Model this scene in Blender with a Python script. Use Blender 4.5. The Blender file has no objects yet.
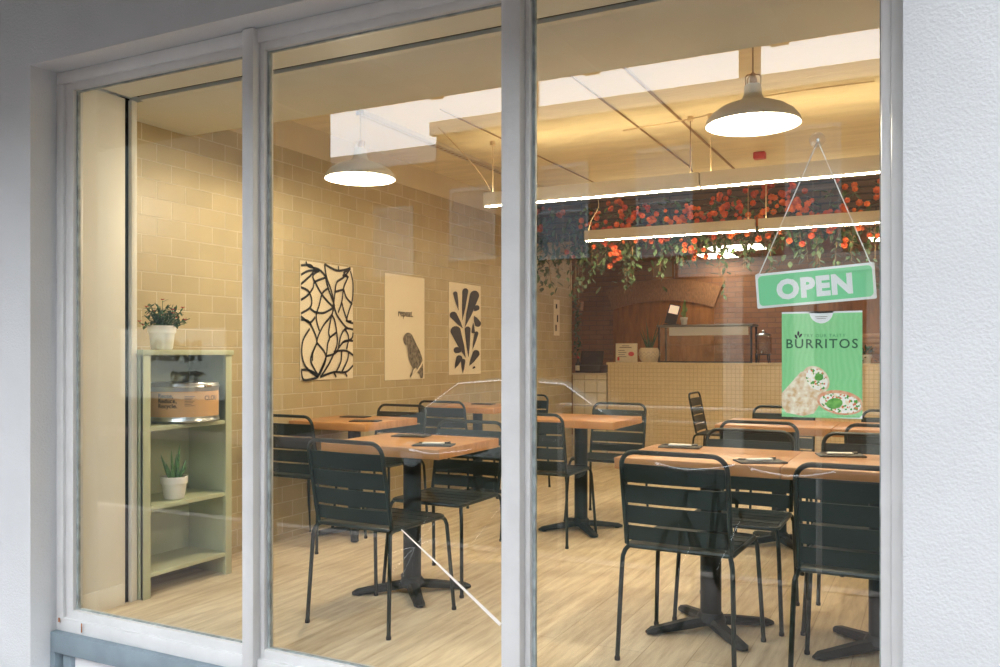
import bpy, bmesh, math, random
from mathutils import Vector, Matrix, Euler
random.seed(7)
S = bpy.context.scene
COL = S.collection
PI = math.pi
D = 2.55                                    # camera to glass plane; the glass plane is Y = 0, the room is Y > 0

# ---------------------------------------------------------------- camera, sky, exposure
cam = bpy.data.cameras.new('camera'); cam.sensor_width = 36.0; cam.lens = 36.0 * 857 / 1000
cam.shift_y = (353 - 333.5) / 1000.0; cam.clip_start = 0.05; cam.clip_end = 200
co = bpy.data.objects.new('camera', cam); COL.objects.link(co)
co.location = (0, -D, 1.206); co.rotation_euler = (PI / 2, 0, math.atan2(435, 857))
S.camera = co
S.view_settings.view_transform = 'Standard'; S.view_settings.look = 'None'
S.view_settings.gamma = 1.0; S.view_settings.use_curve_mapping = False
S.view_settings.exposure = 0.0
try:
    S.cycles.use_denoising = True; S.cycles.max_bounces = 10; S.cycles.transparent_max_bounces = 24
    S.cycles.diffuse_bounces = 5; S.cycles.glossy_bounces = 5; S.cycles.sample_clamp_indirect = 6
    S.cycles.caustics_reflective = False; S.cycles.caustics_refractive = False
except Exception: pass
w = bpy.data.worlds.new('overcast_sky'); S.world = w; w.use_nodes = True
bg = w.node_tree.nodes['Background']; bg.inputs[0].default_value = (0.90, 0.95, 1.0, 1); bg.inputs[1].default_value = 7.6

# ---------------------------------------------------------------- materials
def N(nt, typ, **kw):
    n = nt.nodes.new(typ)
    for k, v in kw.items(): setattr(n, k, v)
    return n
def mat(name, col, rough=0.6, metal=0.0, var=0.0, vscale=6.0, bump=0.0, bscale=80.0, emit=None, estr=0.0, coat=0.0, stretch=None, col2=None, detail=4.0, spec=None):
    m = bpy.data.materials.new(name); m.use_nodes = True; nt = m.node_tree
    b = nt.nodes['Principled BSDF']
    b.inputs['Base Color'].default_value = (*col, 1); b.inputs['Roughness'].default_value = rough
    b.inputs['Metallic'].default_value = metal; b.inputs['Coat Weight'].default_value = coat
    if spec is not None: b.inputs['Specular IOR Level'].default_value = spec
    tc = N(nt, 'ShaderNodeTexCoord'); mp = N(nt, 'ShaderNodeMapping')
    nt.links.new(tc.outputs['Object'], mp.inputs[0])
    if stretch: mp.inputs['Scale'].default_value = stretch
    if var > 0 or col2:
        nz = N(nt, 'ShaderNodeTexNoise'); nz.inputs['Scale'].default_value = vscale; nz.inputs['Detail'].default_value = detail
        nt.links.new(mp.outputs[0], nz.inputs[0])
        r = N(nt, 'ShaderNodeValToRGB'); r.color_ramp.elements[0].position = .35; r.color_ramp.elements[1].position = .65
        c2 = col2 if col2 else tuple(min(1, c * (1 + var)) for c in col)
        c1 = col if col2 else tuple(c * (1 - var) for c in col)
        r.color_ramp.elements[0].color = (*c1, 1); r.color_ramp.elements[1].color = (*c2, 1)
        nt.links.new(nz.outputs[0], r.inputs[0]); nt.links.new(r.outputs[0], b.inputs['Base Color'])
    if bump > 0:
        n2 = N(nt, 'ShaderNodeTexNoise'); n2.inputs['Scale'].default_value = bscale; n2.inputs['Detail'].default_value = 3
        nt.links.new(mp.outputs[0], n2.inputs[0])
        bp = N(nt, 'ShaderNodeBump'); bp.inputs['Strength'].default_value = bump; bp.inputs['Distance'].default_value = 0.01
        nt.links.new(n2.outputs[0], bp.inputs['Height']); nt.links.new(bp.outputs[0], b.inputs['Normal'])
    if emit:
        b.inputs['Emission Color'].default_value = (*emit, 1); b.inputs['Emission Strength'].default_value = estr
    return m
def brickmat(name, c1, c2, mortar, bw, rh, ms, axes='YZ', rough=0.3, shift=(0, 0), bias=0.0, bump=.5, smooth=.1, var=.15, offset=.5, ior_bump=.004, noise=0.0):
    m = bpy.data.materials.new(name); m.use_nodes = True; nt = m.node_tree; b = nt.nodes['Principled BSDF']
    g = N(nt, 'ShaderNodeNewGeometry'); sp = N(nt, 'ShaderNodeSeparateXYZ'); cb = N(nt, 'ShaderNodeCombineXYZ')
    nt.links.new(g.outputs['Position'], sp.inputs[0])
    for k in (0, 1):
        a = N(nt, 'ShaderNodeMath', operation='ADD'); a.inputs[1].default_value = shift[k] + 40 * (bw if k == 0 else 2 * rh) * (5 if bw < .1 else 1)
        nt.links.new(sp.outputs[axes[k]], a.inputs[0]); nt.links.new(a.outputs[0], cb.inputs[k])
    br = N(nt, 'ShaderNodeTexBrick'); br.offset = offset; br.inputs['Scale'].default_value = 1
    br.inputs['Color1'].default_value = (*c1, 1); br.inputs['Color2'].default_value = (*c2, 1); br.inputs['Mortar'].default_value = (*mortar, 1)
    br.inputs['Mortar Size'].default_value = ms; br.inputs['Mortar Smooth'].default_value = smooth; br.inputs['Bias'].default_value = bias
    br.inputs['Brick Width'].default_value = bw; br.inputs['Row Height'].default_value = rh
    nt.links.new(cb.outputs[0], br.inputs[0])
    nz = N(nt, 'ShaderNodeTexNoise'); nz.inputs['Scale'].default_value = 5; nt.links.new(g.outputs['Position'], nz.inputs[0])
    mx = N(nt, 'ShaderNodeMix', data_type='RGBA', blend_type='MULTIPLY'); mx.inputs[0].default_value = var * 2
    nt.links.new(br.outputs[0], mx.inputs[6]); nt.links.new(nz.outputs[0], mx.inputs[7])
    nt.links.new(mx.outputs[2], b.inputs['Base Color']); b.inputs['Roughness'].default_value = rough
    inv = N(nt, 'ShaderNodeMath', operation='SUBTRACT'); inv.inputs[0].default_value = 1; nt.links.new(br.outputs[1], inv.inputs[1])
    nz2 = N(nt, 'ShaderNodeTexNoise'); nz2.inputs['Scale'].default_value = 9; nt.links.new(g.outputs['Position'], nz2.inputs[0])
    ad = N(nt, 'ShaderNodeMath', operation='MULTIPLY_ADD'); ad.inputs[1].default_value = noise; nt.links.new(nz2.outputs[0], ad.inputs[0]); nt.links.new(inv.outputs[0], ad.inputs[2])
    bp = N(nt, 'ShaderNodeBump'); bp.inputs['Strength'].default_value = bump; bp.inputs['Distance'].default_value = ior_bump
    nt.links.new(ad.outputs[0], bp.inputs['Height']); nt.links.new(bp.outputs[0], b.inputs['Normal'])
    return m
M = {}
M['stucco'] = mat('painted_stucco', (.60, .61, .625), .75, var=.03, vscale=3, bump=.28, bscale=130)
M['frame'] = mat('weathered_frame_paint', (.68, .68, .68), .42, var=.035, vscale=9, bump=.12, bscale=60)
M['putty'] = mat('aged_putty', (.30, .34, .34), .6, var=.3, vscale=22)
M['rust'] = mat('rust_stain', (.35, .12, .03), .8, var=.3, vscale=60)
M['gray_wood'] = mat('slate_blue_gray_paint', (.22, .28, .32), .5, var=.08, vscale=10, bump=.1)
M['white_panel'] = mat('white_panel_paint', (.82, .82, .84), .5)
M['cream'] = mat('cream_wall_paint', (.80, .77, .68), .5, var=.03, vscale=3)
M['soffit'] = mat('white_soffit_paint', (.72, .74, .73), .55, var=.02)
M['slot_shade'] = mat('black_slot_shade', (.002, .002, .002), 1, spec=0)
M['ceiling'] = mat('painted_ceiling', (.83, .73, .50), .6, var=.06, vscale=2.2, bump=.5, bscale=14, stretch=(1, 5, 1))
M['band'] = mat('plaster_band', (.66, .56, .38), .6, var=.04)
M['tiles'] = brickmat('glazed_metro_tiles', (.49, .39, .215), (.54, .43, .245), (.69, .59, .41), .2, .1, .0035, 'YZ', .42, (-.05, -.04), bump=.7, smooth=.25, var=.12, noise=.35, ior_bump=.005)
M['mosaic'] = brickmat('cream_mosaic', (.76, .62, .39), (.80, .655, .42), (.60, .47, .28), .045, .045, .003, 'XZ', .3, bump=.5, offset=0, var=.05)
M['squares'] = brickmat('square_relief_tiles', (.72, .62, .43), (.78, .68, .48), (.5, .42, .28), .15, .15, .004, 'XZ', .25, bump=1.0, offset=0, smooth=1.0, var=.1, ior_bump=.02, noise=.6)
M['backbrick'] = brickmat('brown_brick', (.36, .16, .07), (.30, .125, .055), (.22, .11, .06), .21, .07, .006, 'XZ', .6, bump=.6)
M['backbrickY'] = brickmat('brown_brick_side', (.36, .16, .07), (.30, .125, .055), (.22, .11, .06), .21, .07, .006, 'YZ', .6, bump=.6)
M['streetbrick'] = brickmat('street_brick', (.17, .085, .05), (.12, .06, .038), (.20, .15, .11), .23, .075, .008, 'XZ', .8, bump=.5)
M['darkslat'] = brickmat('dark_trellis_boards', (.10, .055, .03), (.075, .04, .025), (.02, .012, .01), .9, .06, .008, 'XZ', .6, bump=.8)
M['arch'] = mat('arch_brick_soldier', (.30, .14, .06), .6, var=.25, vscale=18, stretch=(6, 1, 1))
M['archpanel'] = mat('varnished_brown_panel', (.30, .115, .03), .35, var=.25, vscale=3, stretch=(5, 1, 1))
M['green'] = mat('sage_green_paint', (.47, .49, .32), .45, var=.05, vscale=5)
M['metal_green'] = mat('dark_green_powder_coat', (.005, .014, .013), .36, spec=.4)
M['seat_metal'] = mat('dark_green_slat_coat', (.005, .014, .013), .42, spec=.35)
M['cast'] = mat('black_cast_iron', (.008, .014, .014), .5, spec=.25, bump=.15, bscale=120)
M['rubber'] = mat('black_rubber', (.01, .01, .01), .8)
M['tabletop'] = mat('oiled_beech', (.58, .29, .11), .34, col2=(.48, .22, .072), vscale=5, stretch=(1.2, 9, 1.2), coat=.12)
M['pot'] = mat('white_ceramic', (.86, .84, .80), .3)
M['soil'] = mat('potting_soil', (.03, .02, .012), .95, bump=.5)
M['leaf'] = mat('green_leaf', (.025, .085, .025), .45, var=.5, vscale=30)
M['leaf_light'] = mat('pale_green_leaf', (.16, .30, .07), .45, var=.35, vscale=30)
M['leaf_dark'] = mat('hanging_green_leaf', (.06, .10, .035), .55, var=.5, vscale=12)
M['flower_red'] = mat('red_petal', (.62, .045, .03), .5, var=.3, vscale=20)
M['flower_mix'] = mat('orange_red_petal', (.36, .03, .015), .55, col2=(.58, .15, .025), vscale=3.5)
M['steel'] = mat('galvanised_tin', (.55, .58, .60), .28, metal=1.0, var=.08)
M['kraft'] = mat('kraft_label', (.62, .36, .16), .6)
M['ink'] = mat('black_ink', (.015, .015, .02), .6)
M['ink_soft'] = mat('grey_print', (.16, .12, .09), .6)
M['paper'] = mat('cream_poster_paper', (.80, .70, .52), .55)
M['white'] = mat('white_plastic', (.88, .88, .88), .35)
M['green_sign'] = mat('green_sign_face', (.22, .70, .34), .4)
M['lampgrey'] = mat('pale_grey_enamel', (.62, .60, .55), .38, var=.04)
M['lampin'] = mat('white_enamel_inside', (.9, .88, .82), .4)
M['brass'] = mat('aged_brass', (.45, .30, .14), .35, metal=1)
M['bulb'] = mat('lit_bulb', (1, .9, .75), .4, emit=(1, .88, .66), estr=40)
M['glow'] = mat('lit_diffuser', (1, .95, .85), .4, emit=(1, .83, .57), estr=98)
M['glow_top'] = mat('lit_uplight', (1, .95, .85), .4, emit=(1, .77, .45), estr=18)
M['panel_glow'] = mat('lit_ceiling_panel', (1, 1, 1), .4, emit=(1, .90, .72), estr=13)
M['fixture'] = mat('beige_aluminium', (.60, .54, .44), .4)
M['cord'] = mat('cream_cord', (.70, .55, .35), .6)
M['cord_dark'] = mat('brown_conduit', (.30, .19, .09), .6)
M['red'] = mat('red_plastic', (.55, .02, .015), .4)
M['black'] = mat('black_plastic', (.012, .012, .014), .35)
M['screen'] = mat('lit_screen', (.8, .6, .45), .3, emit=(1, .72, .48), estr=.8)
M['wood_dark'] = mat('brown_wood', (.26, .12, .05), .45, var=.2, vscale=4, stretch=(1, 8, 1))
M['slate'] = mat('dark_slate', (.02, .022, .02), .5, bump=.2)
M['napkin'] = mat('white_napkin', (.85, .84, .80), .7)
M['parrot'] = mat('engraved_feathers', (.05, .045, .035), .7, col2=(.26, .22, .16), vscale=42, detail=6)
M['tortilla'] = mat('toasted_tortilla', (.80, .74, .58), .6, col2=(.60, .38, .18), vscale=60, detail=5)
M['road'] = mat('asphalt', (.010, .020, .019), .85, var=.2, vscale=2)
M['paving'] = mat('pavement_slabs', (.15, .125, .12), .8, var=.1, vscale=2)
M['kerb'] = mat('kerb_stone', (.34, .30, .28), .8, var=.1)
M['canopy'] = mat('canopy_boards', (.035, .035, .035), .7, var=.1)
M['joist'] = mat('pale_joist', (.22, .22, .21), .6)
M['stone'] = mat('white_painted_stone', (.42, .39, .34), .7, var=.04)
M['greystone'] = mat('grey_cornice', (.35, .37, .38), .8, var=.06)
M['olive'] = mat('weathered_render', (.05, .065, .06), .85, var=.12)
M['darkglass'] = mat('dark_window_glass', (.05, .07, .09), .08, spec=.8)
M['sash'] = mat('white_sash_paint', (.24, .25, .25), .5)
M['car'] = mat('grey_car_paint', (.13, .14, .13), .22, coat=.8)
M['chrome'] = mat('chrome', (.8, .8, .82), .12, metal=1)
M['galv'] = mat('galvanised_rail', (.85, .85, .85), .5)

def glass_mat(name, f0, tint=(.97, .985, .98)):
    m = bpy.data.materials.new(name); m.use_nodes = True; nt = m.node_tree; nt.nodes.clear()
    out = N(nt, 'ShaderNodeOutputMaterial'); mx = N(nt, 'ShaderNodeMixShader')
    tr = N(nt, 'ShaderNodeBsdfTransparent'); gl = N(nt, 'ShaderNodeBsdfGlossy'); gl.inputs['Roughness'].default_value = 0
    tr.inputs[0].default_value = (*tint, 1)
    g = N(nt, 'ShaderNodeNewGeometry'); dt = N(nt, 'ShaderNodeVectorMath', operation='DOT_PRODUCT')
    nt.links.new(g.outputs['Incoming'], dt.inputs[0]); nt.links.new(g.outputs['Normal'], dt.inputs[1])
    ab = N(nt, 'ShaderNodeMath', operation='ABSOLUTE'); nt.links.new(dt.outputs['Value'], ab.inputs[0])
    om = N(nt, 'ShaderNodeMath', operation='SUBTRACT', use_clamp=True); om.inputs[0].default_value = 1; nt.links.new(ab.outputs[0], om.inputs[1])
    pw = N(nt, 'ShaderNodeMath', operation='POWER'); pw.inputs[1].default_value = 5; nt.links.new(om.outputs[0], pw.inputs[0])
    fr = N(nt, 'ShaderNodeMath', operation='MULTIPLY_ADD'); fr.inputs[1].default_value = 1 - f0; fr.inputs[2].default_value = f0
    nt.links.new(pw.outputs[0], fr.inputs[0]); nt.links.new(fr.outputs[0], mx.inputs[0])
    nt.links.new(tr.outputs[0], mx.inputs[1]); nt.links.new(gl.outputs[0], mx.inputs[2]); nt.links.new(mx.outputs[0], out.inputs[0])
    return m
M['glass'] = glass_mat('shopfront_glass', .052)
M['glass_small'] = glass_mat('clear_glass', .05, (.93, .93, .93))

def plank_floor():
    m = bpy.data.materials.new('pale_oak_planks'); m.use_nodes = True; nt = m.node_tree; b = nt.nodes['Principled BSDF']
    g = N(nt, 'ShaderNodeNewGeometry'); sp = N(nt, 'ShaderNodeSeparateXYZ'); cb = N(nt, 'ShaderNodeCombineXYZ')
    nt.links.new(g.outputs['Position'], sp.inputs[0])
    for k, ax in ((0, 'Y'), (1, 'X')):
        a = N(nt, 'ShaderNodeMath', operation='ADD'); a.inputs[1].default_value = 40; nt.links.new(sp.outputs[ax], a.inputs[0]); nt.links.new(a.outputs[0], cb.inputs[k])
    br = N(nt, 'ShaderNodeTexBrick'); br.inputs['Scale'].default_value = 1; br.inputs['Brick Width'].default_value = 1.25; br.inputs['Row Height'].default_value = .19
    br.inputs['Mortar Size'].default_value = .0018; br.inputs['Mortar Smooth'].default_value = .2; br.offset = .37
    br.inputs['Color1'].default_value = (.76, .63, .43, 1); br.inputs['Color2'].default_value = (.84, .72, .52, 1); br.inputs['Mortar'].default_value = (.55, .42, .26, 1)
    nt.links.new(cb.outputs[0], br.inputs[0])
    mp = N(nt, 'ShaderNodeMapping'); mp.inputs['Scale'].default_value = (1.3, 11, 1); nt.links.new(cb.outputs[0], mp.inputs[0])
    nz = N(nt, 'ShaderNodeTexNoise'); nz.inputs['Scale'].default_value = 2.2; nz.inputs['Detail'].default_value = 7; nz.inputs['Roughness'].default_value = .65
    nt.links.new(mp.outputs[0], nz.inputs[0])
    r = N(nt, 'ShaderNodeValToRGB'); r.color_ramp.elements[0].position = .28; r.color_ramp.elements[1].position = .6
    r.color_ramp.elements[0].color = (.54, .44, .34, 1); r.color_ramp.elements[1].color = (1, 1, 1, 1)
    nt.links.new(nz.outputs[0], r.inputs[0])
    mx = N(nt, 'ShaderNodeMix', data_type='RGBA', blend_type='MULTIPLY'); mx.inputs[0].default_value = .8
    nt.links.new(br.outputs[0], mx.inputs[6]); nt.links.new(r.outputs[0], mx.inputs[7])
    nt.links.new(mx.outputs[2], b.inputs['Base Color']); b.inputs['Roughness'].default_value = .45
    return m
M['floor'] = plank_floor()
def filling_mat():
    m = bpy.data.materials.new('burrito_filling'); m.use_nodes = True; nt = m.node_tree; b = nt.nodes['Principled BSDF']
    tc = N(nt, 'ShaderNodeTexCoord'); v = N(nt, 'ShaderNodeTexVoronoi'); v.inputs['Scale'].default_value = 210
    nt.links.new(tc.outputs['Object'], v.inputs[0]); sp = N(nt, 'ShaderNodeSeparateXYZ'); nt.links.new(v.outputs['Color'], sp.inputs[0])
    r = N(nt, 'ShaderNodeValToRGB'); r.color_ramp.interpolation = 'CONSTANT'; e = r.color_ramp.elements
    e[0].position = 0; e[0].color = (.82, .78, .68, 1); e[1].position = .5; e[1].color = (.06, .30, .03, 1)
    for p, c in ((.66, (.80, .80, .74)), (.8, (.65, .16, .06)), (.9, (.78, .68, .45))):
        x = e.new(p); x.color = (*c, 1)
    nt.links.new(sp.outputs[0], r.inputs[0]); nt.links.new(r.outputs[0], b.inputs['Base Color']); return m
M['filling'] = filling_mat()
def poster_green():
    m = bpy.data.materials.new('green_wave_print'); m.use_nodes = True; nt = m.node_tree; b = nt.nodes['Principled BSDF']
    tc = N(nt, 'ShaderNodeTexCoord'); v = N(nt, 'ShaderNodeTexWave'); v.inputs['Scale'].default_value = 22; v.inputs['Distortion'].default_value = 9; v.inputs['Detail Scale'].default_value = .6
    nt.links.new(tc.outputs['Object'], v.inputs[0]); r = N(nt, 'ShaderNodeValToRGB')
    r.color_ramp.elements[0].color = (.25, .66, .27, 1); r.color_ramp.elements[1].color = (.29, .69, .30, 1)
    nt.links.new(v.outputs[0], r.inputs[0]); nt.links.new(r.outputs[0], b.inputs['Base Color']); b.inputs['Roughness'].default_value = .4; return m
M['wavegreen'] = poster_green()

# ---------------------------------------------------------------- mesh helpers
class MB:
    def __init__(s): s.bm = bmesh.new()
    def box(s, x0, x1, y0, y1, z0, z1, bev=0.0, seg=2, mtx=None):
        t = bmesh.new(); bmesh.ops.create_cube(t, size=1)
        for v in t.verts: v.co = Vector(((x0 + x1) / 2 + v.co.x * (x1 - x0), (y0 + y1) / 2 + v.co.y * (y1 - y0), (z0 + z1) / 2 + v.co.z * (z1 - z0)))
        if bev > 0: bmesh.ops.bevel(t, geom=t.edges[:], offset=bev, segments=seg, affect='EDGES', profile=.5)
        if mtx is not None: t.transform(mtx)
        s._add(t); return s
    def _add(s, t):
        me = bpy.data.meshes.new('tmp'); t.to_mesh(me); t.free(); s.bm.from_mesh(me); bpy.data.meshes.remove(me)
    def tube(s, pts, r, n=10, cap=True, closed=False):
        P = [Vector(p) for p in pts]; rr = r if isinstance(r, (list, tuple)) else [r] * len(P)
        rings = []; prev = None
        for i, p in enumerate(P):
            if closed: d = P[(i + 1) % len(P)] - P[i - 1]
            elif i == 0: d = P[1] - P[0]
            elif i == len(P) - 1: d = P[-1] - P[-2]
            else: d = (P[i + 1] - P[i]).normalized() + (P[i] - P[i - 1]).normalized()
            d.normalize()
            if prev is None:
                a = Vector((0, 0, 1)) if abs(d.z) < .9 else Vector((1, 0, 0)); u = d.cross(a).normalized()
            else: u = (prev - d * prev.dot(d)).normalized()
            prev = u; v = d.cross(u)
            rings.append([s.bm.verts.new(p + (u * math.cos(2 * PI * k / n) + v * math.sin(2 * PI * k / n)) * rr[i]) for k in range(n)])
        m = len(rings)
        for i in range(m if closed else m - 1):
            A, B = rings[i], rings[(i + 1) % m]
            for k in range(n): s.bm.faces.new((A[k], A[(k + 1) % n], B[(k + 1) % n], B[k]))
        if cap and not closed:
            s.bm.faces.new(rings[0][::-1]); s.bm.faces.new(rings[-1])
        return s
    def lathe(s, prof, c=(0, 0, 0), n=40, closed=False):
        rings = []
        for (r, z) in prof:
            if r < 1e-6: rings.append([s.bm.verts.new((c[0], c[1], c[2] + z))])
            else: rings.append([s.bm.verts.new((c[0] + r * math.cos(2 * PI * k / n), c[1] + r * math.sin(2 * PI * k / n), c[2] + z)) for k in range(n)])
        for A, B in zip(rings, rings[1:]):
            for k in range(n):
                k2 = (k + 1) % n
                if len(A) == 1 and len(B) == 1: continue
                if len(A) == 1: s.bm.faces.new((A[0], B[k2], B[k]))
                elif len(B) == 1: s.bm.faces.new((A[k], A[k2], B[0]))
                else: s.bm.faces.new((A[k], A[k2], B[k2], B[k]))
        return s
    def prism(s, pts2, t, to3):                       # polygon in 2-D extruded by t; to3(u, v, w) -> 3-D
        a = [s.bm.verts.new(to3(u, v, 0)) for u, v in pts2]; b = [s.bm.verts.new(to3(u, v, t)) for u, v in pts2]
        n = len(a); s.bm.faces.new(a); s.bm.faces.new(b[::-1])
        for i in range(n): s.bm.faces.new((a[i], b[i], b[(i + 1) % n], a[(i + 1) % n]))
        return s
    def ribbon(s, pts2, wd, t, to3):
        n = len(pts2); L = []; R = []
        for i, p in enumerate(pts2):
            a = pts2[max(0, i - 1)]; b = pts2[min(n - 1, i + 1)]
            dx, dy = b[0] - a[0], b[1] - a[1]; l = math.hypot(dx, dy) or 1
            ww = (wd[i] if isinstance(wd, list) else wd) / 2
            L.append((p[0] - dy / l * ww, p[1] + dx / l * ww)); R.append((p[0] + dy / l * ww, p[1] - dx / l * ww))
        return s.prism(L + R[::-1], t, to3)
    def leaf(s, base, d, up, ln, wd, curl=.15):
        d = Vector(d).normalized(); side = d.cross(Vector(up)); 
        if side.length < 1e-3: side = d.cross(Vector((1, 0, 0)))
        side.normalize(); nrm = side.cross(d); b = Vector(base)
        rows = [(0, .12), (.35, .5), (.7, .38), (1, .02)]
        prev = None
        for f, hw in rows:
            c = b + d * ln * f - nrm * curl * ln * f * f
            cur = (s.bm.verts.new(c - side * wd * hw), s.bm.verts.new(c + nrm * -.08 * wd), s.bm.verts.new(c + side * wd * hw))
            if prev:
                s.bm.faces.new((prev[0], prev[1], cur[1], cur[0])); s.bm.faces.new((prev[1], prev[2], cur[2], cur[1]))
            prev = cur
        return s
    def build(s, name, m, parent=None, kind=None, loc=None, ang=35, recalc=True):
        if recalc: bmesh.ops.recalc_face_normals(s.bm, faces=s.bm.faces[:])
        me = bpy.data.meshes.new(name); s.bm.to_mesh(me); s.bm.free()
        for p in me.polygons: p.use_smooth = True
        me.set_sharp_from_angle(angle=math.radians(ang))
        me.materials.append(M[m] if isinstance(m, str) else m)
        o = bpy.data.objects.new(name, me); COL.objects.link(o)
        if parent: o.parent = parent
        if loc: o.location = loc
        if kind: o['kind'] = kind
        return o
def tag(o, label, cat, group=None):
    o['label'] = label; o['category'] = cat
    if group: o['group'] = group
    return o
def thing(name, label, cat, loc=(0, 0, 0), rz=0, group=None):
    o = bpy.data.objects.new(name, None); COL.objects.link(o); o.location = loc; o.rotation_euler = (0, 0, rz)
    o.empty_display_size = .1
    return tag(o, label, cat, group)
def struct(name, m, mb, parent=None):
    return mb.build(name, m, parent, kind=None if parent else 'structure')
def kids(o): return [c for c in bpy.data.objects if c.parent == o]
def dup(o, loc=None, rz=None, label=None, group=None):
    def cp(a, par):
        c = a.copy(); COL.objects.link(c); c.parent = par
        for ch in kids(a): cp(ch, c)
        return c
    src = kids(o)
    r = o.copy(); COL.objects.link(r)
    for ch in src: cp(ch, r)
    if loc is not None: r.location = loc
    if rz is not None: r.rotation_euler = (0, 0, rz)
    if label: r['label'] = label
    if group: r['group'] = group
    return r
def text_mb(txt, size, to3, depth=.001, bold=0.0, align='LEFT', spacing=1.0):
    cu = bpy.data.curves.new('t', 'FONT'); cu.body = txt; cu.size = size; cu.offset = bold; cu.align_x = align; cu.space_character = spacing
    cu.resolution_u = 3
    o = bpy.data.objects.new('t', cu); COL.objects.link(o)
    dg = bpy.context.evaluated_depsgraph_get(); me = bpy.data.meshes.new_from_object(o.evaluated_get(dg))
    mb = MB(); mb.bm.from_mesh(me)
    r = bmesh.ops.extrude_face_region(mb.bm, geom=mb.bm.faces[:])
    for v in [g for g in r['geom'] if isinstance(g, bmesh.types.BMVert)]: v.co.z = depth
    for v in mb.bm.verts: v.co = Vector(to3(v.co.x, v.co.y, v.co.z))
    bpy.data.objects.remove(o); bpy.data.curves.remove(cu); bpy.data.meshes.remove(me)
    return mb
def arc(cx, cy, r, a0, a1, n=6): return [(cx + r * math.cos(a0 + (a1 - a0) * k / n), cy + r * math.sin(a0 + (a1 - a0) * k / n)) for k in range(n + 1)]
def spline(pts, n=6):
    out = []; P = [pts[0]] + list(pts) + [pts[-1]]
    for i in range(1, len(P) - 2):
        for k in range(n):
            t = k / n
            out.append(tuple(.5 * ((2 * P[i][j]) + (-P[i - 1][j] + P[i + 1][j]) * t + (2 * P[i - 1][j] - 5 * P[i][j] + 4 * P[i + 1][j] - P[i + 2][j]) * t * t + (-P[i - 1][j] + 3 * P[i][j] - 3 * P[i + 1][j] + P[i + 2][j]) * t ** 3) for j in range(len(P[0]))))
    out.append(tuple(pts[-1])); return out
Y = lambda yp: yp - D                        # distance from the camera plane -> world Y

# ================================================================ THE SHELL
OL, OR_, OT, OB = -3.519, -0.0725, 2.462, -0.036      # the opening in the facade
FY = Y(2.406)                                        # front of the facade
struct('wall_facade', 'stucco', MB().box(-9, OL, FY, .30, -.5, 4.2).box(OL, OR_, FY, .10, OT, 4.2).box(OR_, 5, FY, .12, -.5, 4.2))
X_T = -3.76
struct('wall_left', 'tiles', MB().box(X_T - .12, X_T, .05, Y(9.25), 0, 2.54))
struct('trim_1', 'band', MB().box(X_T - .12, X_T - .003, .05, Y(9.25), 2.54, 3.0))
struct('wall_back', 'backbrick', MB().box(-5.2, 1.6, Y(11.8), Y(11.95), 0, 3.0))
struct('wall_recess', 'backbrickY', MB().box(-5.2, -5.05, Y(9.37), Y(11.8), 0, 3.0).box(-5.2, X_T - .12, Y(9.25), Y(9.37), 0, 3.0))
struct('wall_right', 'cream', MB().box(1.5, 1.6, .12, Y(11.8), 0, 3.0))
struct('floor', 'floor', MB().box(-5.2, 1.6, .02, Y(11.95), -.12, 0))
struct('ceiling', 'ceiling', MB().box(-5.2, 1.6, Y(3.52), Y(11.95), 2.73, 2.85))
struct('ceiling_bulkhead', 'soffit', MB().box(X_T, 1.5, Y(2.935), Y(3.52), 2.43, 2.95, .002)
       .box(OL + .08, 1.5, .06, Y(2.860), 2.43, 2.95).box(OL + .1, 1.5, Y(2.896), Y(2.93), 2.425, 2.95))
struct('slot_shade_fill', 'slot_shade', MB().box(OL + .09, 1.5, Y(2.855), Y(2.90), 2.442, 2.95).box(-3.56, -3.49, Y(2.85), Y(2.90), 0, 2.44))  # black fill painted in for the shade inside the open shutter slot
struct('wall_reveal', 'cream', MB().box(-3.75, -3.475, .03, Y(2.862), 0, 2.431, .003).box(-3.75, -3.468, Y(2.892), Y(2.925), 0, 2.431, .003))
struct('baseboard_reveal', 'cream', MB().box(-3.475, -3.465, .03, Y(2.85), 0, .1, .003))
struct('ceiling_kitchen', 'archpanel', MB().box(-5.05, 1.5, Y(8.12), Y(11.8), 2.50, 2.58))
struct('trim_3', 'darkslat', MB().box(X_T, 1.5, Y(8.0), Y(8.1), 2.34, 2.73))
# below the window: slate frame with a white panel
struct('trim_4', 'gray_wood', MB().box(OL, OR_, -.05, .03, -.125, OB, .003).box(OL, OL + .03, -.05, .03, -.5, -.125)
       .box(OL + .045, OL + .10, -.02, .03, -.5, -.12, .002).box(-2.42, -2.34, -.05, .03, -.5, -.125))
struct('wall_stallriser', 'white_panel', MB().box(OL, OR_, 0, .04, -.5, -.12))

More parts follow.
